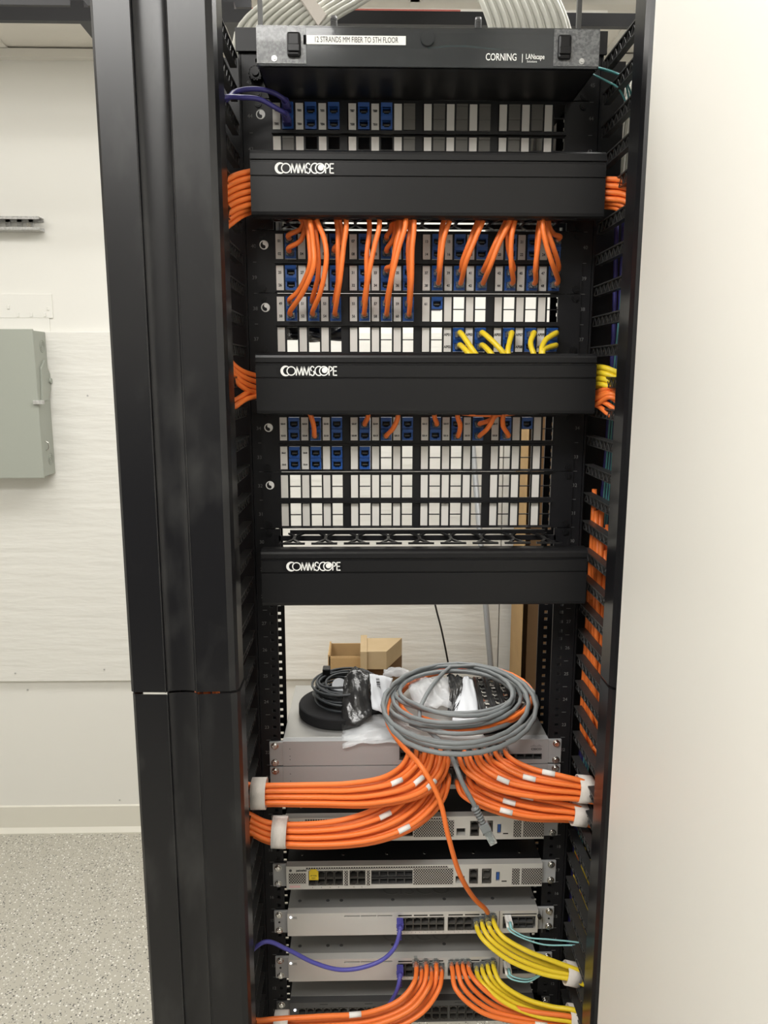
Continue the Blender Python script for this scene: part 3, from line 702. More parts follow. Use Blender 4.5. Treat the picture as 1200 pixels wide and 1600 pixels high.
# --- firewalls U19, U17
def firewall(u, label):
    yf = -.012; x0, x1 = -.2178, .2160
    X = lambda px: A(px, 1365, yf).x
    cuts = ((X(482), X(536), .0065, .0345), (X(546), X(571), .0065, .0345), (X(580), X(645), .0075, .034), (X(712), X(726), .008, .021), (X(733), X(747), .0065, .0345), (X(753), X(768), .0065, .0345), (X(775), X(781), .011, .028))
    t, f, z0, z1 = chassis('firewall', label, u, .36, 'plastic_black', 'switch_beige', x0, x1, yf=yf, group='grey firewalls with black tops', cutouts=cuts, eary=-.004)
    for c in cuts[:5]: wires_dark(f, c[0], c[1], yf, z0, c[2], c[3])
    for pxs in ((488, 502, 515.5, 529), (552.5, 565), (740,), (760.5,)):
        for p in pxs:
            for zz, me in ((z0+.0275, PORT), (z0+.0135, PORTI)): inst('port', me, (X(p), yf-.0002, zz), t)
    for i in range(5):
        for zz in (.0275, .014): inst('fibre_port', SFPP, (X(586.5+13*i), yf-.0003, z0+zz), t)
    MB().box(X(776), X(780), yf+.002, yf+.012, z0+.012, z0+.027).build('usb_port', 'usb_blue', t, label='blue USB port')
    MB().box(X(784), X(792), yf-.0003, yf, z0+.0095, z0+.0115).build('slot', 'port_dark', t)
    for (a, c, za, zb_) in ((451, 478, .011, .030), (478, 700, .037, .0405), (646, 708, .006, .036), (800, 812, .004, .034), (815, 847, .004, .034), (538, 544, .006, .034), (573, 578, .006, .034)):
        MB().box(X(a), X(c), yf-.0004, yf, z0+za, z0+zb_).build('vent', 'vent', t, label='perforated vent area')
    text('paloalto', .0055, (X(471), yf-.0004, z0+.0355), 'black_ink', t, 'logo_lettering', bold=.00012)
    MB().cyl((X(454), yf-.0006, z0+.0355), (0, 1, 0), .0024, .0005, 16).build('logo_mark', 'dark_grey', t)
    yt = MB().box(X(483), X(497.5), yf-.0012, yf-.0006, z0+.018, z0+.035).box(X(485), X(495), yf-.0012, yf-.0006, z0+.035, z0+.038).build('yellow_tab', 'yellow_tape', t, label='yellow tape tag over the first port')
    text('HF WAN', .0035, (X(490), yf-.0014, z0+.026), 'black_ink', yt, sx=.8); text('PORT', .0035, (X(490), yf-.0014, z0+.0215), 'black_ink', yt, sx=.8)
    MB().box(X(452), X(469), yf-.0006, yf, z0+.0035, z0+.0075).build('pink_sticker', 'pink_tape', t, label='small pink sticker')
    for i, p in enumerate((488, 502, 515.5, 529)): text('%d' % (2*i+2), .003, (X(p), yf-.0003, z0+.0035), 'black_ink', t, 'port_number')
    for i, p in enumerate((552.5, 565)): text('%d' % (2*i+10), .003, (X(p), yf-.0003, z0+.0035), 'black_ink', t, 'port_number')
    for p in ((A(470, 1345, 0).x), (A(536, 1345, 0).x), (A(605, 1345, 0).x), (A(665, 1345, 0).x), (A(742, 1345, 0).x), (A(815, 1345, 0).x)):
        MB().cyl((p, .02, z1), (0, 0, 1), .003, .0008, 10).build('lid_screw', 'chrome', t)
firewall(19, 'grey-faced firewall partly hidden behind the two orange bundles')
firewall(17, 'grey-faced firewall in clear view with a yellow tag on its first port')
# --- U15, U13 switches with uplink module
def access_switch(u, label, yref):
    yf = -.012; x0, x1 = -.2178, .2120; X = lambda px: A(px, yref, yf).x
    cuts = ((X(621), X(694.5), .0065, .0325), (X(699.5), X(776.5), .0065, .0325), (X(785.5), X(837), .0085, .0320), (X(783), X(837), .0350, .0368), (X(538), X(562), .0350, .0378), (X(564), X(588), .0350, .0378), (X(590), X(613), .0350, .0378))
    cuts = tuple(c for c in cuts if c[2] != .0350 or c[1] < X(620))
    t, f, z0, z1 = chassis('network_switch', label, u, .40, 'switch_top', 'switch_beige', x0, x1, yf=yf, group='beige access switches', cutouts=cuts, eary=-.004)
    for c in cuts[:3]: wires_dark(f, c[0], c[1], yf, z0, c[2], c[3])
    for a, c in ((621, 694.5), (699.5, 776.5)):
        for i in range(6):
            p = X(a)+.007+(X(c)-X(a)-.014)*i/5
            for zz, me in ((z0+.0262, PORT), (z0+.0130, PORTI)): inst('port', me, (p, yf-.0002, zz), t)
        for i in range(3):
            MB().box(X(a+1+(c-a)*i/3), X(a-2+(c-a)*(i+1)/3), yf-.0004, yf, z0+.0355, z0+.0375).build('vent_slot', 'port_dark', t)
        for i in range(12): text('%d' % (i+1), .0022, (X(a+4+(c-a-6)*i/11), yf-.0003, z0+.0038), 'dark_grey', t, 'port_number')
    q = AZ(650, 1390 if u == 15 else 1462, z1); text('CISCO', .042, (q.x, q.y, z1+.0002), 'lid_emboss', t, 'lid_lettering', T=Matrix.Identity(4))
    for i in range(4):
        for zz in (.0255, .0145): inst('fibre_port', SFPP, (X(786)+.0075+i*.0128, yf-.0003, z0+zz), t)
    MB().box(X(779.5), X(780.5), yf-.0005, yf, z0, z1).box(X(850.5)-.004, X(850.5)-.003, yf-.0005, yf, z0, z1).build('module_seam', 'dark_grey', t)
    MB().box(X(785), X(838), yf-.0004, yf, z0+.0355, z0+.0372).build('vent_slot', 'port_dark', t)
    MB().cyl((X(842), yf-.006, z0+.033), (0, 1, 0), .0035, .006, 14).build('thumb_screw', 'plastic_black', t)
    text('CISCO', .0022, (X(461), yf-.0003, z0+.036), 'dark_grey', t, 'logo_lettering'); text('SWITCH', .002, (X(461), yf-.0003, z0+.0333), 'dark_grey', t, 'logo_lettering')
    MB().cyl((X(454.5), yf-.0006, z0+.036), (0, 1, 0), .0016, .0006, 12).build('indicator_light', 'led_white', t, label='lit white indicator')
    for pz in ((468, 1412), (512, 1411), (533, 1414), (614, 1413), (695, 1411), (771, 1410), (834, 1408)):
        q = AZ(pz[0], pz[1]+(0 if u == 15 else 72), z1)
        b = MB().cyl((q.x, max(q.y, .02), z1), (0, 0, 1), .0032, .0006, 14).build('lid_screw', 'dark_grey', t)
access_switch(15, 'beige switch with one purple cable and four yellow cables', 1441)
access_switch(13, 'beige switch with orange and yellow cables fanned out below', 1514)
# --- U11
yf = -.008; X = lambda px: A(px, 1580, yf).x
cu = ((X(466), X(543), .004, .032), (X(545), X(622), .004, .032), (X(624), X(700), .004, .032), (X(702), X(779), .004, .032), (X(781), X(846), .004, .032))
t, f, z0, z1 = chassis('network_switch', 'dark grey switch at the bottom edge with black port rows', 11, .40, 'switch_top', 'dark_grey', -.2178, .2120, yf=yf, cutouts=cu, ears='dark_grey')
for c in cu:
    wires_dark(f, c[0], c[1], yf, z0, c[2], c[3])
    n = 6 if c[1]-c[0] > .075 else 5
    for i in range(n):
        p = c[0]+.007+(c[1]-c[0]-.014)*i/(n-1)
        for zz, me in ((z0+.0250, PORT), (z0+.0110, PORTI)): inst('port', me, (p, yf-.0002, zz), t)
MB().cyl((X(461), yf-.0006, z0+.0285), (0, 1, 0), .0022, .0006, 12).build('indicator_light', 'led_white', t, label='lit white indicator')
for k in range(5): box('vent_slot', 'port_dark', X(500+70*k), X(512+70*k), yf-.0003, yf, z0+.0385, z0+.0392, t)
# ================================================================== CABLES
def plug_mesh(d):
    b = MB(); b.box(-.0055, .0055, -.013, .004, -.0045, .0035); b.box(-.003, .003, -.012, .002, .0035, .0055)
    b.cyl((0, -.013, 0), (0, -1, 0), .0042, .007, 10, r2=.0036)
    me = b.mesh('plug'); me.materials.append(MT[d]); return me
PLUG = plug_mesh('clear'); PLUGP = plug_mesh('purple'); PLUGI = plug_mesh('indigo')
def cable(name, label, group, pts, r, m, plug=None, plug_at=None, tags=(), seg=7, cat='cable'):
    path = crom(pts, seg)
    if plug is None and not tags:
        return MB().tube(path, r, 10).build(name, m, label=label, cat=cat, group=group, org=path[0])
    t = thing(name, label, cat, tuple(path[0]), group)
    MB().tube(path, r, 10).build('jacket', m, t)
    if plug: inst('plug', plug, plug_at, t, 'clear plastic plug' if plug is PLUG else None)
    for tg in tags:
        i = max(1, min(len(path)-3, int(tg*(len(path)-1))))
        c = path[i]; d = (path[i+1]-path[i-1]).normalized(); c0 = c-d*.010
        MB().tube([c0, c, c+d*.010], r+.0004, 10).build('wrap_label', 'strip_white', t, label='white wrap-around cable label')
    return t
OR = .0036
ports = {}
# ---- orange cables from manager 1 down to panels B and C.  (column, unit, top?, manager-drop px x, mid points)
M1 = [
 (0, 40, 1, 473, []), (0, 40, 0, 476, [(470, 375, -.040)]),
 (0, 38, 1, 479, [(484, 385, -.060), (484, 415, -.060), (466, 455, -.040)]), (0, 38, 0, 484, [(489, 380, -.072), (490, 415, -.075), (474, 455, -.060)]),
 (1, 38, 1, 489, [(496, 385, -.060), (497, 430, -.056)]), (1, 38, 0, 496, [(507, 375, -.070), (510, 405, -.072), (501, 455, -.060)]),
 (2, 38, 1, 526, [(528, 400, -.050), (528, 440, -.045)]), (2, 40, 0, 531, [(533, 375, -.035)]), (2, 38, 0, 541, [(537, 385, -.070), (531, 440, -.066)]),
 (3, 38, 1, 577, [(573, 400, -.050), (573, 440, -.045)]), (3, 38, 0, 593, [(585, 385, -.070), (576, 430, -.068)]),
 (4, 40, 1, 612, [(609, 362, -.03)]), (4, 40, 0, 618, [(615, 372, -.042)]), (4, 39, 1, 622, [(618, 385, -.052), (612, 415, -.04)]), (4, 38, 1, 626, [(618, 390, -.062), (611, 435, -.055)]), (4, 38, 0, 634, [(624, 385, -.078), (612, 435, -.072)]),
 (5, 38, 1, 641, [(638, 390, -.056), (640, 440, -.046)]), (5, 38, 0, 647, [(644, 390, -.074), (643, 440, -.068)]),
 (6, 39, 1, 693, [(688, 385, -.045)]), (6, 39, 0, 702, [(693, 375, -.062), (688, 415, -.058)]),
 (7, 39, 1, 746, [(733, 380, -.052), (722, 410, -.040)]), (7, 39, 0, 754, [(742, 375, -.066), (728, 410, -.062)]),
 (8, 39, 1, 790, [(774, 380, -.052), (760, 412, -.040)]), (8, 39, 0, 796, [(780, 380, -.068), (765, 418, -.062)]),
 (9, 39, 1, 797, [(794, 385, -.050)]), (9, 39, 0, 804, [(799, 375, -.066), (799, 415, -.058)]),
 (10, 39, 1, 843, [(839, 385, -.050)]), (10, 39, 0, 846, [(842, 375, -.064), (837, 415, -.058)]),
 (11, 39, 1, 853, [(864, 385, -.058), (872, 410, -.042)]), (11, 39, 0, 848, [(853, 380, -.074), (863, 412, -.066)]), (11, 40, 1, 857, [(866, 366, -.03)])]
numname = {}
def portname(c, u, top):
    r = 0 if u in (40, 38) else 1; n = 2*c+(1 if top else 2)
    return n+(24 if u == 39 else 0)+(48 if u == 38 else 0)
nl = sum(1 for m in M1 if m[0] <= 5); nr = len(M1)-nl; il = ir = 0
for (c, u, top, px_, mid) in M1:
    jx, jzz = colx(c), jz(u, top); p = [Vector((jx, -.022, jzz-.0008)), Vector((jx, -.032, jzz+.002))]
    if not mid: mid = [(px_-4, 358, -.035)]
    p += [A(*q) for q in reversed(mid)]
    ydr = min(-.045, mid[-1 if False else 0][2]+.002); dr = A(px_, 347, ydr); p.append(dr)
    zin = ub(41)
    if c <= 5:
        k = il; il += 1; s = -1; n = nl
    else:
        k = ir; ir += 1; s = 1; n = nr
    lane = k % 3; lvl = k // 3; L = (n+2)//3
    # exit positions (stack): top lane nearest camera
    ty = -.030-.0085*lane*1.0-.010
    if s < 0: ez = zin+.014+.0085*lvl+.003*lane; ex_ = Vector((-.236, ty-.02, ez)); ax = Vector((-.262-.004*lane, ty-.045, ez-.020)); tail = [Vector((-.300-.012*lane, -.095-.008*lvl*.5, ez-.06)), Vector((-.315-.012*lane, -.09-.005*lvl, ez-.20)), Vector((-.320-.011*lane, -.085-.005*lvl, 1.30+.02*k))]
    else: ez = zin+.020+.0085*lvl+.003*lane; ex_ = Vector((.248, ty-.02, ez+.004)); ax = Vector((.270+.003*lane, ty-.040, ez-.006)); tail = [Vector((.302+.011*lane, -.095-.003*lvl, ez-.05)), Vector((.330+.011*lane, -.09-.006*lvl, ez-.16)), Vector((.335+.011*lane, -.09-.006*lvl, 1.25+.02*k))]
    p += [Vector((dr.x+s*.012, ty-.005, ez)), ex_ , ax]+tail
    num = portname(c, u, top)
    cable('patch_cable', 'orange patch cable plugged into the blue jack numbered %02d' % num, 'orange cables under the top cover', p, OR, 'orange', PLUG, (jx, -.006, jzz-.0012))
# ---- yellow cables
Yl = [(7, 1, 743, 553, []), (7, 0, 733, 553, []), (8, 1, 787, 552, []), (8, 0, 768, 553, []), (9, 1, 794, 553, [(796, 535, -.045)]), (10, 1, 834, 553, [(829, 535, -.045)]), (11, 1, 846, 553, [(852, 532, -.045)]), (11, 0, 848, 550, [(857, 543, -.045)])]
for k, (c, top, px_, py_, mid) in enumerate(Yl):
    jx, jzz = colx(c), jz(37, top); lvl = k//2; lane = k % 2
    ez = ub(36)+.022-.008*lvl+.003*lane; ty = -.045-.009*lane
    p = [Vector((jx, -.022, jzz-.0008)), Vector((jx, -.033, jzz))]+[A(*q) for q in mid]+[A(px_, py_, -.058)]
    p += [Vector((p[-1].x+.02, ty, ez)), Vector((.246, ty-.010, ez+.001)), Vector((.265, ty-.030, ez-.003)), Vector((.300+.010*lane, -.09, ez-.035)), Vector((.318+.010*lane, -.065-.006*lvl, ez-.18)), Vector((.325+.010*lane, -.055-.006*lvl, 1.1))]
    cable('patch_cable', 'yellow patch cable plugged into the jack labelled AP%02d' % (2*(c-7)+(1 if top else 2)), 'yellow cables entering the middle cover', p, .0040, 'yellow', PLUG, (jx, -.006, jzz-.0012))
# ---- orange cables of panel D rising into manager 2
D = [(1, 0, 484, [(490, 665, -.045)], -1), (3, 1, 575, [], -1), (4, 0, 622, [(615, 668, -.045)], -1), (6, 1, 679, [], 1), (7, 0, 715, [(719, 665, -.045)], 1), (8, 1, 777, [(765, 657, -.04)], 1), (8, 0, 774, [(763, 668, -.05)], 1), (9, 0, 787, [(786, 665, -.045)], 1)]
cl = [0, 0]
dl = {(1, 0): 'second column of the panel below the middle cover', (3, 1): 'fourth column below the middle cover, only its tip showing', (4, 0): 'fifth column below the middle cover', (6, 1): 'seventh column below the middle cover', (7, 0): 'eighth column below the middle cover',
      (8, 1): 'ninth column, upper jack, below the middle cover', (8, 0): 'ninth column, lower jack, below the middle cover', (9, 0): 'tenth column below the middle cover'}
for (c, top, px_, mid, s) in D:
    jx, jzz = colx(c), jz(34, top); k = cl[s > 0]; cl[s > 0] += 1
    ez = ub(35)+.020+.0085*(k//2); ty = -.050-.009*(k % 2)
    p = [Vector((jx, -.022, jzz-.0008)), Vector((jx, -.030, jzz+.001))]+[A(*q) for q in reversed(mid)]+[A(px_, 646, -.055), Vector((A(px_, 646, -.055).x+s*.01, ty, ez))]
    if s < 0: p += [Vector((-.238, ty-.01, ez+.008)), Vector((-.262, ty-.04, ez-.004)), Vector((-.30-.01*k, -.1, ez-.05)), Vector((-.31-.01*k, -.09, ez-.2))]
    else: p += [Vector((.248, ty-.01, ez-.004)), Vector((.266, ty-.035, ez+.010-.002*k)), Vector((.30+.008*k, -.085, ez-.03)), Vector((.312+.008*k, -.06, ez-.2)), Vector((.315+.008*k, -.055, 1.0))]
    cable('patch_cable', 'orange patch cable into the %s' % dl[(c, top)], 'orange cables under the middle cover', p, OR, 'orange', PLUG, (jx, -.006, jzz-.0012))
# pass-through cables between the two vertical managers, inside manager 2
for k in range(4):
    zc = ub(36)+.012-.0085*k
    p = [Vector((-.31-.01*k, -.08, 1.9)), Vector((-.305-.01*k, -.085, 1.76)), Vector((-.270, -.09-.003*k, 1.652-.006*k)), Vector((-.238, -.062, zc+.001)), Vector((-.1, -.05, zc-.004)), Vector((.1, -.05, zc-.03)), Vector((.246, -.06, ub(35)+.024-.006*(k % 2))), Vector((.268, -.09, ub(35)+.040-.013*k)), Vector((.30+.008*k, -.095, 1.53)), Vector((.312+.008*k, -.07, 1.3)), Vector((.315+.008*k, -.065, .95))]
    cable('patch_cable', 'orange patch cable crossing behind the middle cover from left to right, %s of four' % ['highest', 'second highest', 'third highest', 'lowest'][k], 'orange cables crossing the middle cover', p, OR, 'orange')
# ---- indigo cables top left into panel A column 0
for k, (a, r_) in enumerate((([(350, 158), (368, 143), (400, 139), (428, 145), (447, 158)], 1), ([(352, 152), (375, 152), (405, 155), (430, 168), (446, 178)], 0))):
    jx, jzz = colx(0), jz(44, 1-k)
    ys = [-.10, -.075, -.06, -.05, -.038]
    p = [Vector((-.33-.01*k, -.10, 1.80)), Vector((-.31-.01*k, -.11, 1.97))]+[A(x, y, yy-.012*k) for (x, y), yy in zip(a, ys)]+[Vector((jx-.001, -.028, jzz+(.0 if k == 0 else .001)))]
    t = cable('patch_cable', 'indigo patch cable curving into the %s jack at the top left' % ('upper' if k == 0 else 'lower'), 'indigo cables at the top left', p, .0033, 'indigo', PLUGI, (jx, -.010, jzz-.001))
    b = MB()
    for q in range(5): b.tube([Vector((jx+.0045*math.cos(2*math.pi*i/14), -.024-.0035*q, jzz+.0045*math.sin(2*math.pi*i/14))) for i in range(14)], .0012, 6, closed=True)
    b.build('strain_relief', 'indigo', t)
# ---- bundles on the silver switches
def lerp(a, b_, t): return tuple(a[i]+(b_[i]-a[i])*t for i in range(3))
def bundle(n, pa, pb, top, bot, y_port, side, group, labelf, tags=None, r=.0040, m='orange', tail=None, z_port=None, yjit=.009, plugs=True, lanes=3):
    # pa,pb: first / last port pixel; top,bot: edge paths (px,py,Y); cable 0 follows top
    out = []
    for i in range(n):
        t = i/(n-1) if n > 1 else .5; q = lerp((*pa, 0), (*pb, 0), t); row = i % 2
        py = q[1]+(0 if row == 0 else (7 if n > 5 else 0))
        P0 = A(q[0], py, y_port); lane = (i*2) % lanes
        p = [P0+Vector((0, .004, 0)), P0+Vector((0, -.012, -.001))]
        for j, (a, b_) in enumerate(zip(top, bot)):
            c = lerp(a, b_, t); e = A(c[0], c[1], c[2]+yjit*(lane-(lanes-1)/2)*(1 if j > 0 else .6)); p.append(e)
        e = p[-1]; sgn = side; d = .012*lane
        up = tail if tail is not None else .25
        p += [Vector((e.x+sgn*(.030+d*.5), e.y-.006, e.z+.020*(1 if up > 0 else -1))), *((Vector((-(.305+d), -.085+.004*(i % 4), e.z+.09)), Vector((-(.315+d), -.08+.004*(i % 4), e.z+up))) if sgn < 0 else (Vector((.284+.006*lane, -.050+.018*(i % 4), e.z+.09)), Vector((.281+.007*lane, -.045+.018*(i % 4), e.z+.25*up)), Vector((.279+.007*lane, -.04+.016*(i % 4), e.z+up*(.85+.05*(i % 4))))))]
        cable('patch_cable', labelf(i), group, p, r, m, PLUG if plugs else None, tuple(P0+Vector((0, .013, 0))) if plugs else None, tags=tags.get(i, ()) if tags else ())
O_ = ['first', 'second', 'third', 'fourth', 'fifth', 'sixth', 'seventh', 'eighth', 'ninth', 'tenth', 'eleventh', 'twelfth']
bundle(11, (637, 1172), (700, 1172), [(628, 1196, -.040), (600, 1214, -.060), (545, 1224, -.074), (480, 1226, -.080), (418, 1227, -.082), (394, 1227, -.082)], [(694, 1210, -.045), (665, 1240, -.068), (590, 1258, -.084), (500, 1258, -.088), (418, 1257, -.086), (394, 1258, -.086)],
       -.016, -1, 'orange cables of the upper left bundle', lambda i: 'orange cable in the upper left bundle, %s from the left at its ports' % O_[i], tags={3: (.30,), 6: (.26,), 9: (.27,)}, tail=.35)
bundle(11, (632, 1210), (700, 1212), [(618, 1240, -.040), (590, 1262, -.056), (530, 1282, -.070), (450, 1288, -.078), (415, 1284, -.080), (390, 1272, -.082)], [(692, 1250, -.045), (655, 1288, -.068), (585, 1316, -.084), (450, 1322, -.088), (415, 1314, -.088), (390, 1302, -.086)],
       -.016, -1, 'orange cables of the lower left bundle', lambda i: 'orange cable in the lower left bundle, %s from the left at its ports' % O_[i], tags={3: (.32,), 9: (.34,)}, tail=.30)
bundle(10, (790, 1173), (718, 1175), [(806, 1190, -.040), (838, 1203, -.056), (872, 1211, -.068), (905, 1219, -.076), (937, 1228, -.080)], [(728, 1205, -.045), (770, 1231, -.066), (830, 1244, -.078), (905, 1249, -.084), (937, 1253, -.086)],
       -.016, 1, 'orange cables of the upper right bundle', lambda i: 'orange cable in the upper right bundle, %s from the right at its ports' % O_[i], tags={0: (.36,), 3: (.33,), 6: (.29,)}, tail=.46)
bundle(8, (755, 1212), (714, 1214), [(775, 1230, -.036), (810, 1242, -.052), (860, 1252, -.064), (900, 1261, -.074), (935, 1272, -.080)], [(722, 1242, -.045), (760, 1263, -.062), (820, 1279, -.074), (900, 1283, -.080), (935, 1292, -.084)],
       -.016, 1, 'orange cables of the lower right bundle', lambda i: 'orange cable in the lower right bundle, %s from the right at its ports' % O_[i], tags={0: (.34,), 3: (.32,), 6: (.35,)}, tail=.36)
bundle(6, (650, 1508), (689, 1508), [(647, 1535, -.050), (625, 1562, -.062), (575, 1582, -.074), (500, 1588, -.084), (430, 1592, -.090), (398, 1594, -.092)], [(686, 1545, -.055), (660, 1582, -.070), (600, 1612, -.084), (510, 1624, -.092), (430, 1622, -.096), (398, 1622, -.096)],
       -.022, -1, 'orange cables left of the lower beige switch', lambda i: 'orange cable fanning left from the %s used port of the lower beige switch' % O_[i], tags={0: (.44,)}, tail=.3)
bundle(4, (732, 1508), (706, 1509), [(745, 1535, -.050), (785, 1567, -.062), (830, 1580, -.074), (890, 1588, -.084), (920, 1596, -.088)], [(712, 1545, -.055), (750, 1580, -.070), (810, 1597, -.080), (890, 1606, -.088), (920, 1612, -.090)],
       -.022, 1, 'orange cables right of the lower beige switch', lambda i: 'orange cable sweeping right from the lower beige switch, %s used port from the right' % O_[i], tags={1: (.46,), 3: (.45,)}, tail=.25)
bundle(4, (771, 1507), (745, 1515), [(782, 1535, -.046), (820, 1560, -.058), (862, 1573, -.070), (892, 1577, -.078), (918, 1583, -.084)], [(757, 1540, -.050), (790, 1567, -.064), (838, 1587, -.076), (892, 1596, -.084), (918, 1602, -.088)],
       -.022, 1, 'yellow cables of the lower beige switch', lambda i: 'yellow cable from the lower beige switch, %s used port from the right' % O_[i], m='yellow', tail=.2)
bundle(4, (771, 1436), (745, 1445), [(784, 1462, -.046), (820, 1484, -.058), (868, 1503, -.070), (893, 1512, -.076), (924, 1522, -.082)], [(757, 1470, -.050), (795, 1500, -.064), (850, 1522, -.076), (893, 1530, -.084), (924, 1541, -.088)],
       -.022, 1, 'yellow cables of the upper beige switch', lambda i: 'yellow cable from the upper beige switch, %s used port from the right' % O_[i], m='yellow', tail=.2)
# ---- velcro straps
def strap(px_, py0, py1, Y, depth, ang, label):
    c0 = A(px_, py0, Y); c1 = A(px_, py1, Y); c = (c0+c1)/2; rz = (c0.z-c1.z)/2+.001; ry = depth; W = .0115
    ax = Vector((math.cos(ang), 0, math.sin(ang))); upv = Vector((-math.sin(ang), 0, math.cos(ang))); n = 28; b = MB(); k = []
    for w_, rr in ((-W, 0), (W, 0), (W, .0014), (-W, .0014)):
        for i in range(n):
            a = 2*math.pi*i/n; e = .75
            ca, sa = math.cos(a), math.sin(a); f = lambda v: math.copysign(abs(v)**e, v)
            k.append(c+ax*w_+Vector((0, 1, 0))*f(ca)*(ry+rr)+upv*f(sa)*(rz+rr))
    fs = []
    for q in range(4):
        for i in range(n): fs.append((q*n+i, q*n+(i+1) % n, ((q+1) % 4)*n+(i+1) % n, ((q+1) % 4)*n+i))
    b.add(k, fs, True)
    b.build('velcro_strap', 'velcro', label=label, cat='cable strap', group='white hook-and-loop straps')
strap(405, 1221, 1258, -.085, .021, 0.0, 'white cloth strap round the upper left orange bundle')
strap(437, 1282, 1318, -.085, .021, -.05, 'white cloth strap round the lower left orange bundle')
strap(913, 1217, 1249, -.080, .019, -.10, 'white cloth strap round the upper right orange bundle')
strap(904, 1259, 1285, -.079, .017, -.15, 'white cloth strap round the lower right orange bundle')
strap(893, 1510, 1533, -.080, .017, -.25, 'white cloth strap round the upper yellow bundle')
strap(898, 1577, 1608, -.082, .019, -.10, 'white cloth strap round the yellow and orange cables at the bottom right')
strap(440, 1588, 1624, -.092, .021, 0.0, 'white cloth strap round the orange cables at the bottom left')
# ---- purple leads
pu = [A(624, 1440, -.018), A(625, 1452, -.040), A(618, 1478, -.052), A(600, 1498, -.058), A(565, 1512, -.062), A(530, 1515, -.064), A(490, 1504, -.066), A(450, 1484, -.070), A(412, 1472, -.080), Vector((-.30, -.085, .66)), Vector((-.31, -.08, .5))]
def boot(t, p, d, m, r=.0050):
    b = MB(); u_ = d.normalized(); b.cyl(p, u_, r*1.05, .006, 12); 
    for q in range(4): b.cyl(p+u_*(.008+q*.0042), u_, r*(1-.06*q), .0022, 12)
    b.cyl(p, u_, r*.72, .024, 10); b.build('boot', m, t)
t = cable('patch_cable', 'purple patch cable looping from the upper beige switch to the left', 'purple cables', pu, .0034, 'purple', PLUGP, (A(624, 1437, 0).x, -.022, A(624, 1437, -.018).z))
boot(t, A(624, 1444, -.026), Vector((0, -.6, -.8)), 'purple')
pu = [A(624, 1512, -.018), A(625, 1526, -.040), A(621, 1545, -.046), A(613, 1562, -.040), A(602, 1580, -.030), A(597, 1612, -.025), Vector((-.03, -.03, .46))]
t = cable('patch_cable', 'purple patch cable dropping from the lower beige switch behind the orange ones', 'purple cables', pu, .0034, 'purple', PLUGP, (A(624, 1510, 0).x, -.022, A(624, 1510, -.018).z))
boot(t, A(624, 1517, -.026), Vector((0, -.6, -.8)), 'purple')
# ---- aqua duplex fibres
def fibre(name_, ax_, ay, pth, k):
    p = [A(ax_, ay, -.020), A(ax_+1, ay+10, -.040)]+[A(*q) for q in pth]
    t = thing('fibre_cable', name_, 'cable', tuple(p[0]), 'aqua fibre cables')
    MB().tube(crom(p), .0013, 8).build('jacket', 'aqua', t)
    c = A(ax_, ay, -.020); MB().box(c.x-.0026, c.x+.0026, -.036, -.010, c.z-.0045, c.z+.0035).build('plug', 'strip_white', t, bevel=.0006, label='white fibre plug')
    MB().tube([A(ax_, ay+4, -.034), A(ax_+2, ay+14, -.046)], .0024, 8).build('boot', 'aqua' if k == 0 else 'strip_white', t)
fibre('aqua fibre cable from the upper beige switch, upper of the pair', 797, 1437, [(800, 1452, -.052), (822, 1464, -.055), (860, 1468, -.055), (905, 1473, -.05), (930, 1480, -.05)], 0)
fibre('aqua fibre cable from the upper beige switch, lower of the pair', 792, 1437, [(797, 1455, -.055), (815, 1465, -.058), (850, 1476, -.056), (905, 1478, -.055), (930, 1486, -.055)], 1)
fibre('aqua fibre cable from the lower beige switch, upper of the pair', 795, 1510, [(800, 1525, -.048), (825, 1530, -.05), (855, 1516, -.045), (880, 1503, -.045), (910, 1505, -.05)], 0)
fibre('aqua fibre cable from the lower beige switch, lower of the pair', 790, 1510, [(796, 1528, -.050), (825, 1534, -.052), (852, 1519, -.047), (876, 1506, -.047), (910, 1509, -.05)], 1)
for i in range(4):
    q = A(787+5.5*i, 1590, -.02); t = thing('fibre_cable', 'grey-blue fibre plug at the bottom edge, %s of four' % ['leftmost', 'second from left', 'third from left', 'rightmost'][i], 'cable', tuple(q), 'fibre plugs at the bottom edge')
    MB().box(q.x-.0022, q.x+.0022, -.034, -.010, q.z-.004, q.z+.004).build('plug', 'strip_white', t, bevel=.0005)
    MB().tube(crom([q+Vector((0, -.022, -.002)), q+Vector((.002, -.035, -.012)), q+Vector((.01, -.035, -.05))]), .0015, 8).build('jacket', 'aqua', t)
# teal fibres upper right, from enclosure into the manager
for k, a in enumerate(([(918, 105), (940, 107), (962, 114), (975, 124)], [(916, 112), (930, 118), (950, 128), (968, 140)], [(920, 107), (945, 110), (968, 118), (980, 130)])):
    p = [Vector((.2, .01, ub(45)+.03)), A(*a[0], -.01), A(*a[1], -.04), A(*a[2], -.05), A(*a[3], -.06), Vector((.300+.005*k, -.02, 1.95)), Vector((.296+.004*k, .0, 1.6)), Vector((.289+.004*k, .01, 1.2)), Vector((.283+.004*k, .02, .8))]
    cable('fibre_cable', 'teal fibre cable leaving the enclosure at the top right, %s of three' % ['middle', 'lowest', 'highest'][k], 'teal fibre cables at the top right', p, .0013, 'teal')
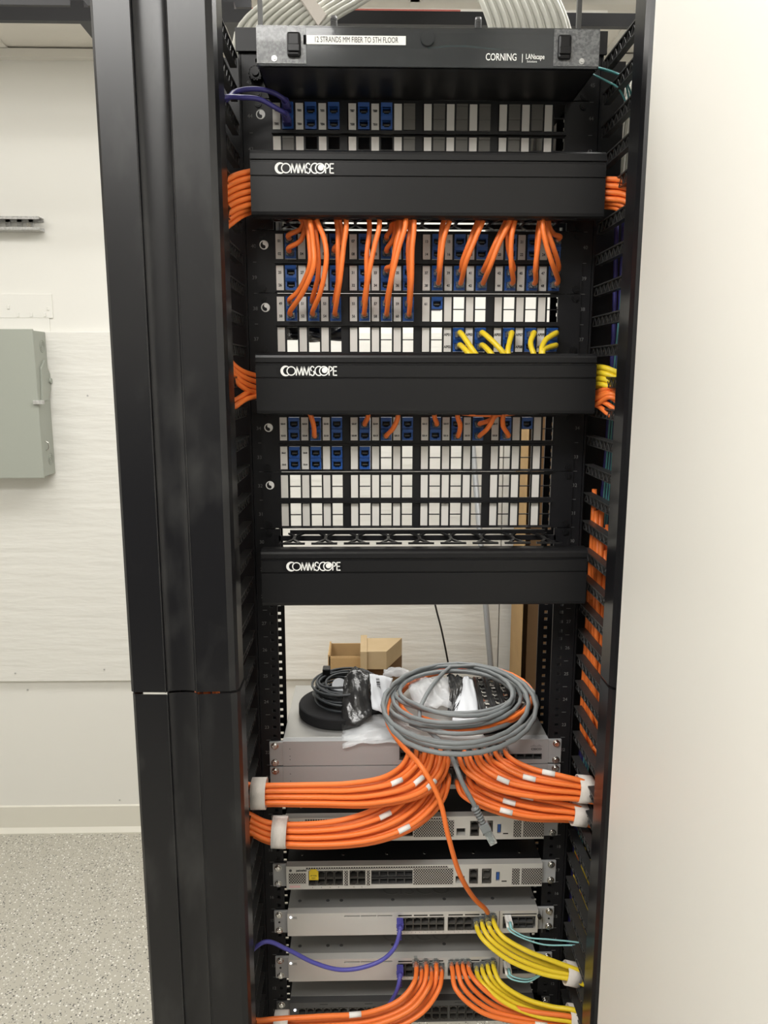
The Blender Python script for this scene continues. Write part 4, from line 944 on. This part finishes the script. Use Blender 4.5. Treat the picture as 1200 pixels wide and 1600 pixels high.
# purple / indigo run in right manager
for k in range(3):
    p = [Vector((.296+.008*k, .02-.01*k, 1.86)), Vector((.300+.008*k, .02, 1.7)), Vector((.298+.008*k, .02, 1.5)), Vector((.292+.008*k, .025, 1.35)), Vector((.286+.006*k, .03, 1.1)), Vector((.280+.006*k, .035, .6))]
    cable('patch_cable', 'purple cable running down behind the right fingers, %s of three' % ['nearest the rack', 'middle', 'nearest the wall'][k], 'purple cables in the right manager', p, .0033, 'indigo')
# ================================================================== OVERHEAD
def white_bundle(n, base, top, label, group, r=.0043, bow=.10):
    for i in range(n):
        row = i % 2; t = i/(n-1); b0 = base[0].lerp(base[1], t)+Vector((0, .0045*row, 0)); b1 = top[0].lerp(top[1], t)+Vector((0, .0045*row, 0))
        mid = b0.lerp(b1, .5)+Vector(((b0.x-b1.x)*bow, -.01, .0))
        p = [b0+Vector((0, .01, -.35)), b0+Vector((0, 0, -.12)), b0, mid, b1, b1+(b1-mid)*((CEIL-.02-b1.z)/(b1-mid).z)+Vector((0, .02, 0))]
        MB().tube(crom(p, 5), r, 8).build('data_cable', 'cable_white', label=label % (O_+['thirteenth', 'fourteenth', 'fifteenth', 'sixteenth', 'seventeenth', 'eighteenth', 'nineteenth', 'twentieth'])[i], cat='cable', group=group, org=b0)
white_bundle(20, (A(370, 52, .18), A(500, 52, .18)), (A(468, -50, .22), A(640, -50, .22)), 'pale grey data cable in the overhead bundle at the left, %s from the left', 'overhead cables at the left', bow=-.03)
white_bundle(20, (A(770, 60, .18), A(893, 60, .18)), (A(715, -60, .22), A(835, -60, .22)), 'pale grey data cable in the overhead bundle at the right, %s from the left', 'overhead cables at the right')
# strap across the left bundle
s0 = A(478, -8, .17); s1 = A(500, 30, .17)
b = MB(); q = [A(466, -8, .172), A(486, -8, .172), A(510, 22, .172), A(497, 40, .172)]
b.add(q+[v+Vector((0, .05, 0)) for v in q], [(0, 1, 2, 3), (4, 5, 6, 7), (0, 1, 5, 4), (1, 2, 6, 5), (2, 3, 7, 6), (3, 0, 4, 7)])
b.build('velcro_strap', 'velcro', label='pale cloth strap across the overhead cables at the left', cat='cable strap', group='white hook-and-loop straps')
# grey cables seen behind the right manager
for k in range(6):
    dx = 7*(k-2)
    MB().tube(crom([A(1090+dx, -300, .22), A(1050+dx, -60, .2), A(1020+dx, 60, .2), A(985+dx, 160, .18), A(972+dx, 260, .18), A(960+dx, 420, .18)]), .0036, 8).build('data_cable', 'cable_white', label='pale grey data cable dropping behind the right cable manager, %s from the rack' % O_[k], cat='cable', group='cables behind the right manager')
# ladder rack and rods
zl = A(640, 25, .34).z
t = thing('ladder_rack', 'black overhead ladder rack running above the equipment rack', 'ladder rack', (0, .5, zl))
MB().box(-1.9, 1.6, .34, .352, A(640, 38, .34).z, A(640, 17, .34).z).build('side_rail', 'black_metal', t)
zz = A(180, -6, .66).z
MB().box(-1.9, A(392, 9, .66).x, .66, .672, A(180, 9, .66).z, A(180, 9, .66).z+.05).build('side_rail', 'black_metal', t)
for x in (-1.5, -1.2, -.9, -.6, -.33): MB().box(x-.012, x+.012, .352, .66, A(640, 20, .34).z, A(640, 20, .34).z+.02).build('rung', 'black_metal', t)
for i, (px_, w_) in enumerate(((407, .0035), (904, .0035))):
    p0 = A(px_, 40, .12); MB().box(p0.x-w_, p0.x+w_, .117, .124, ZT+.004, CEIL).build('support_rod', 'dark_grey', label='dark support rod rising from the rack top, %s one' % ('left' if i == 0 else 'right'), cat='rod', group='rods above the rack')
for i, (px_, y_) in enumerate(((521, 42), (750, 47))):
    p0 = A(px_, y_, -.0); b = MB().cyl((p0.x, .02, ZT+.004), (0, 0, 1), .0045, .026, 10).cyl((p0.x, .02, ZT+.004), (0, 0, 1), .008, .007, 6)
    for k in range(8): b.cyl((p0.x, .02, ZT+.012+k*.002), (0, 0, 1), .0052, .0009, 10)
    b.build('bolt', 'dark_grey', label='upright threaded bolt on the rack top, %s one' % ('left' if i == 0 else 'right'), cat='bolt', group='bolts on the rack top')
# distant beam and pipe glimpsed above the rack
z1_ = A(640, 9, 1.0).z
MB().box(-.55, .55, 1.0, 1.05, A(640, 19, 1.0).z, A(640, 13, 1.0).z).build('cable_tray', 'grid_white', label='white cable tray edge glimpsed above the rack', cat='cable tray')
MB().box(-.55, .16, .95, .99, A(600, 21, .95).z, A(600, 14, .95).z).build('pipe_bracket', 'red_brown', label='reddish brown strip glimpsed above the rack', cat='bracket')
# ================================================================== THINGS ON TOP OF THE SWITCH
TOP = ub(22)+U-.0008
# black foam disc with coiled dark cable
c = AZ(533, 1098, TOP+.018); RX = .075
t = thing('cable_spool', 'black round foam disc under a coil of dark grey wire', 'spool', (c.x, c.y, TOP))
MB().cyl((c.x, c.y, TOP+.0002), (0, 0, 1), RX, .020, 48).build('disc', 'foam_black', t, bevel=.003)
t = thing('wire_coil', 'coil of thin dark grey wire lying on the black disc', 'cable', (c.x+.005, c.y+.01, TOP+.02))
pts = []; N = 15
for k in range(N*26):
    a = 2*math.pi*k/26; kk = k/26; rr = .050+.010*math.sin(kk*2.4)
    pts.append(Vector((c.x+.010+.004*math.sin(kk*1.7)+rr*math.cos(a), c.y+.012+.006*math.cos(kk*2.9)+rr*.95*math.sin(a), TOP+.024+.0022*kk+.004*math.sin(a*1+kk))))
MB().tube(pts, .0022, 7).build('wire', 'cable_dark', t)
e = c+Vector((-.028, .050, .035)); MB().box(e.x-.007, e.x+.007, e.y-.010, e.y+.010, e.z-.010, e.z+.012).build('tie', 'plastic_black', t, bevel=.002)
MB().cyl(A(530, 1071, .10), Vector((.2, -.7, .5)), .013, .001, 24).build('round_tag', 'paper', label='round white tag standing at the edge of the wire coil', cat='tag')
def pouch(name, rows, thick, m, label, cat, sub=6, wob=.003, seed=1, group=None, parent=None):
    rnd = random.Random(seed); ph = [rnd.uniform(0, 6.28) for _ in range(12)]
    R, K = len(rows), len(rows[0]); gr = []
    for i in range((R-1)*sub+1):
        fi = i/sub; i0 = min(int(fi), R-2); ti = fi-i0; line = []
        for j in range((K-1)*sub+1):
            fj = j/sub; j0 = min(int(fj), K-2); tj = fj-j0
            p = rows[i0][j0]*(1-ti)*(1-tj)+rows[i0+1][j0]*ti*(1-tj)+rows[i0][j0+1]*(1-ti)*tj+rows[i0+1][j0+1]*ti*tj; line.append(p)
        gr.append(line)
    n, k = len(gr), len(gr[0]); b = MB(); F_, B_ = [], []
    for i in range(n):
        for j in range(k):
            p = gr[i][j]; du = gr[min(i+1, n-1)][j]-gr[max(i-1, 0)][j]; dv = gr[i][min(j+1, k-1)]-gr[i][max(j-1, 0)]
            nn = du.cross(dv); nn = nn.normalized() if nn.length > 1e-9 else Vector((0, -1, 0))
            if nn.y > 0: nn = -nn
            u_, v_ = i/(n-1), j/(k-1); puff = thick*(math.sin(math.pi*u_)*math.sin(math.pi*v_))**.5
            wv = wob*(math.sin(9*u_+ph[0]+4*v_)+.7*math.sin(15*v_+ph[1]-7*u_)+.5*math.sin(27*(u_+v_)+ph[2])+.4*abs(math.sin(21*v_-13*u_+ph[3])))
            F_.append(p+nn*(puff+wv)); B_.append(p+nn*(-puff+wv-.0006))
    fs = [(i*k+j, i*k+j+1, (i+1)*k+j+1, (i+1)*k+j) for i in range(n-1) for j in range(k-1)]
    b.add(F_, fs, True); b.add(B_, fs, True)
    N_ = n*k; ring = [j for j in range(k)]+[i*k+k-1 for i in range(1, n)]+[(n-1)*k+j for j in range(k-2, -1, -1)]+[i*k for i in range(n-2, 0, -1)]
    o = len(b.v)-2*N_
    for q in range(len(ring)):
        a, c_ = ring[q], ring[(q+1) % len(ring)]; b.f.append([o+a, o+c_, o+N_+c_, o+N_+a]); b.sm.append(True)
    return b.build(name, m, parent, label=label, cat=cat, group=group)
pouch('antistatic_bag', [[A(538, 1058, .085), A(555, 1040, .10), A(577, 1052, .085)], [A(534, 1095, .062), A(556, 1090, .055), A(578, 1090, .062)], [A(534, 1140, .024), A(560, 1134, .022), A(582, 1118, .035)]], .006, 'esd', 'crumpled black antistatic bag standing between the coils', 'bag', seed=3, wob=.0025)
lb = pouch('shipping_label', [[A(578, 1052, .075), A(595, 1055, .080), A(613, 1060, .085)], [A(579, 1080, .05), A(594, 1088, .052), A(606, 1096, .055)], [A(582, 1108, .03), A(600, 1115, .03), A(612, 1118, .03)]], .001, 'paper', 'white printed shipping label beside the black bag', 'label', seed=5, wob=.0012)
bt_ = MB()
for k, w_ in enumerate((1, 2, 1, 1, 3, 1, 2, 1, 1, 2, 1, 3, 1)):
    pz = A(589.5+.2*k, 1057+1.55*k, .068); bt_.box(pz.x-.0025, pz.x+.0035, pz.y-.0085, pz.y-.008, pz.z-.0003*w_, pz.z+.0003*w_)
ORG[lb.name] = Vector(lb.location); bt_.build('barcode', 'black_ink', lb)
pouch('clear_bag', [[A(536, 1130, .045), A(562, 1113, .055), A(600, 1118, .058), A(640, 1132, .05), A(690, 1146, .04)],
                    [A(534, 1150, .012), A(570, 1140, .020), A(605, 1142, .022), A(650, 1150, .02), A(696, 1157, .015)],
                    [A(535, 1168, -.012), A(572, 1160, -.012), A(610, 1160, -.012), A(655, 1168, -.012), A(704, 1167, -.012)]], .002, 'film', 'clear plastic bag draped over the front edge of the silver switch', 'bag', seed=8, wob=.0022)
pouch('clear_bag', [[A(600, 1047, .17), A(625, 1042, .17), A(640, 1050, .17)], [A(598, 1058, .15), A(622, 1056, .15), A(645, 1062, .15)]], .004, 'film', 'small scrap of clear plastic behind the shipping label', 'bag', seed=18, wob=.002)
pouch('parts_bag', [[A(640, 1060, .16), A(672, 1056, .165), A(700, 1060, .16)], [A(638, 1082, .12), A(672, 1080, .12), A(704, 1085, .12)], [A(652, 1104, .085), A(678, 1108, .08), A(706, 1106, .08)]], .008, 'film', 'crinkled clear bag of small parts inside the cable coil', 'bag', seed=11, wob=.004)
pouch('black_strap', [[A(698, 1056, .17), A(712, 1054, .17), A(726, 1056, .17)], [A(704, 1080, .12), A(715, 1080, .12), A(722, 1082, .12)], [A(698, 1112, .075), A(706, 1114, .07), A(714, 1112, .07)]], .003, 'esd', 'black plastic wrapper lying inside the cable coil', 'bag', seed=13, wob=.003)
pouch('instruction_sheet', [[A(724, 1058, .165), A(730, 1057, .165), A(738, 1060, .165)], [A(712, 1092, .10), A(728, 1092, .10), A(746, 1098, .10)], [A(706, 1128, .045), A(728, 1132, .04), A(752, 1134, .04)]], .001, 'paper', 'folded white sheet lying inside the cable coil', 'paper', seed=15, wob=.001)
pouch('hanging_bag', [[A(446, 500, .16), A(500, 502, .14), A(562, 500, .16)], [A(448, 520, .15), A(500, 523, .13), A(560, 514, .15)], [A(449, 532, .14), A(500, 534, .13), A(556, 527, .14)]], .004, 'esd', 'crumpled black plastic bag seen through the openings above the middle cover', 'bag', seed=23, wob=.006)
# two black trays with shiny metal pieces
CLIP = MB().box(-.004, .004, -.0022, .0022, 0, .003).box(-.004, -.003, -.0022, .0022, .003, .005).mesh('metal_clip'); CLIP.materials.append(MT['chrome'])
def tray(pxa, pxb, pxc, pxd, rows, cols, label):
    h = .024; P = [AZ(*p, TOP+h) for p in (pxa, pxb, pxc, pxd)]   # back-left, back-right, front-right, front-left
    cx = sum((p for p in P), Vector())/4; t = thing('parts_tray', label, 'tray', (cx.x, cx.y, TOP), 'black trays of metal pieces')
    b = MB(); lo = [Vector((p.x, p.y, TOP+.0003)) for p in P]; hi = [Vector((p.x, p.y, TOP+h)) for p in P]
    b.add(lo+hi, [(3, 2, 1, 0), (4, 5, 6, 7), (0, 1, 5, 4), (1, 2, 6, 5), (2, 3, 7, 6), (3, 0, 4, 7)]); b.build('tray_body', 'plastic_black', t, bevel=.001)
    ang = math.atan2((P[1]-P[0]).y, (P[1]-P[0]).x); rb = MB()
    for c_ in range(cols+1):
        v = c_/cols*.9+.05; a = hi[0].lerp(hi[1], v); d = hi[3].lerp(hi[2], v); rb.tube([a, a.lerp(d, .8)], .0012, 6)
    rb.build('divider', 'plastic_black', t)
    for r_ in range(rows):
        for c_ in range(cols):
            u_ = (r_+.5)/rows*.78+.03; v = (c_+.5)/cols*.9+.05
            p = hi[0].lerp(hi[1], v).lerp(hi[3].lerp(hi[2], v), u_); o = inst('metal_clip', CLIP, p, t); o.rotation_euler = (random.uniform(-.3, .3), random.uniform(-.2, .2), ang+random.uniform(-.3, .3))
tray((738, 1058), (789, 1056), (812, 1120), (756, 1128), 9, 3, 'black tray with rows of shiny metal clips, left of the two in the coil')
tray((792, 1056), (820, 1068), (836, 1098), (815, 1120), 7, 2, 'black tray with rows of shiny metal clips, right of the two in the coil')
# ---- coils
def coil(loops, zbase, zstep, jit, seed, n=24):
    rnd = random.Random(seed); pts = []
    for k, (cx, cy2, rx, ry) in enumerate(loops):
        nx = loops[min(k+1, len(loops)-1)]
        for i in range(n):
            f = i/n; a = 2*math.pi*f
            e = [loops[k][q]+(nx[q]-loops[k][q])*f for q in range(4)]
            px_, py_ = e[0]+e[2]*math.cos(math.pi*.75-a), e[1]+e[3]*math.sin(math.pi*.75-a)
            z = zbase+zstep*(k+f)+jit*math.sin(a*2+k*1.3)
            pts.append(AZ(px_, py_, z))
    return pts
gl = [(712, 1097, 100, 48), (716, 1100, 120, 60), (722, 1104, 124, 68), (714, 1092, 112, 48), (706, 1081, 88, 31), (716, 1090, 104, 43), (700, 1079, 74, 29), (721, 1108, 124, 73), (712, 1100, 114, 62)]
gp = coil(gl, TOP+.022, .0042, .003, 2)
# tail to the free plug
gt_ = [A(640, 1085, .06), A(655, 1122, .02), A(690, 1160, -.03), A(707, 1185, -.07), A(722, 1222, -.100), A(738, 1252, -.105), A(746, 1268, -.105)]
t = thing('patch_cable', 'long grey patch cable coiled on the silver switch, its free plug hanging down', 'cable', (AZ(720, 1100, TOP+.02).x, AZ(720, 1100, TOP).y, TOP+.02))
MB().tube(gp[:-9]+crom([gp[-10]]+[gp[-9]]+gt_[1:], 8)[9:], .0038, 9).build('jacket', 'cable_grey', t)
d = (gt_[-1]-gt_[-3]).normalized(); b = MB(); p0 = A(742, 1262, -.105)
for k in range(6): b.cyl(p0+d*(.0048*k), d, .0066-.0003*k, .0026, 12)
b.cyl(p0-d*.002, d, .0045, .034, 12); b.build('boot', 'cable_grey', t)
p1 = p0+d*.028; xax = Vector((math.cos(.45), 0, math.sin(.45))); xax = (xax-d*xax.dot(d)).normalized(); yax = d.cross(xax)
Tm = Matrix((xax, d, yax)).transposed().to_4x4(); Tm.translation = p1
MB().box(-.0075, .0075, 0, .014, -.005, .005, Tm).build('plug_hood', 'cable_grey', t, bevel=.001)
pl = MB().box(-.0058, .0058, .014, .036, -.0042, .0042, Tm).box(-.003, .003, .012, .034, .0042, .006, Tm).build('plug', 'clear', t, label='clear plastic plug')
pc = MB()
for k in range(8): pc.box(-.0046+k*.0013-.0003, -.0046+k*.0013+.0003, .028, .0363, -.0046, -.0041, Tm)
pc.build('contacts', 'chrome', pl)
ol = [(724, 1090, 98, 42), (728, 1094, 104, 46), (722, 1088, 110, 48)]
op = coil(ol, TOP+.020, .005, .002, 4)
ot = [A(628, 1080, .06), A(613, 1105, .02), A(606, 1130, -.02), A(626, 1162, -.055), A(660, 1200, -.110), A(686, 1248, -.118), A(700, 1305, -.118), A(718, 1365, -.100), A(742, 1405, -.065), A(758, 1420, -.045), A(762, 1426, -.034)]
t = thing('patch_cable', 'orange patch cable coiled inside the grey one and running down to the upper beige switch', 'cable', (AZ(720, 1100, TOP+.02).x, AZ(720, 1100, TOP).y, TOP+.02))
MB().tube(op[:-4]+crom([op[-5], op[-4]]+ot[2:], 8)[9:], .0040, 9).build('jacket', 'orange', t)
inst('plug', PLUG, A(762, 1432, -.016), t, 'clear plastic plug')
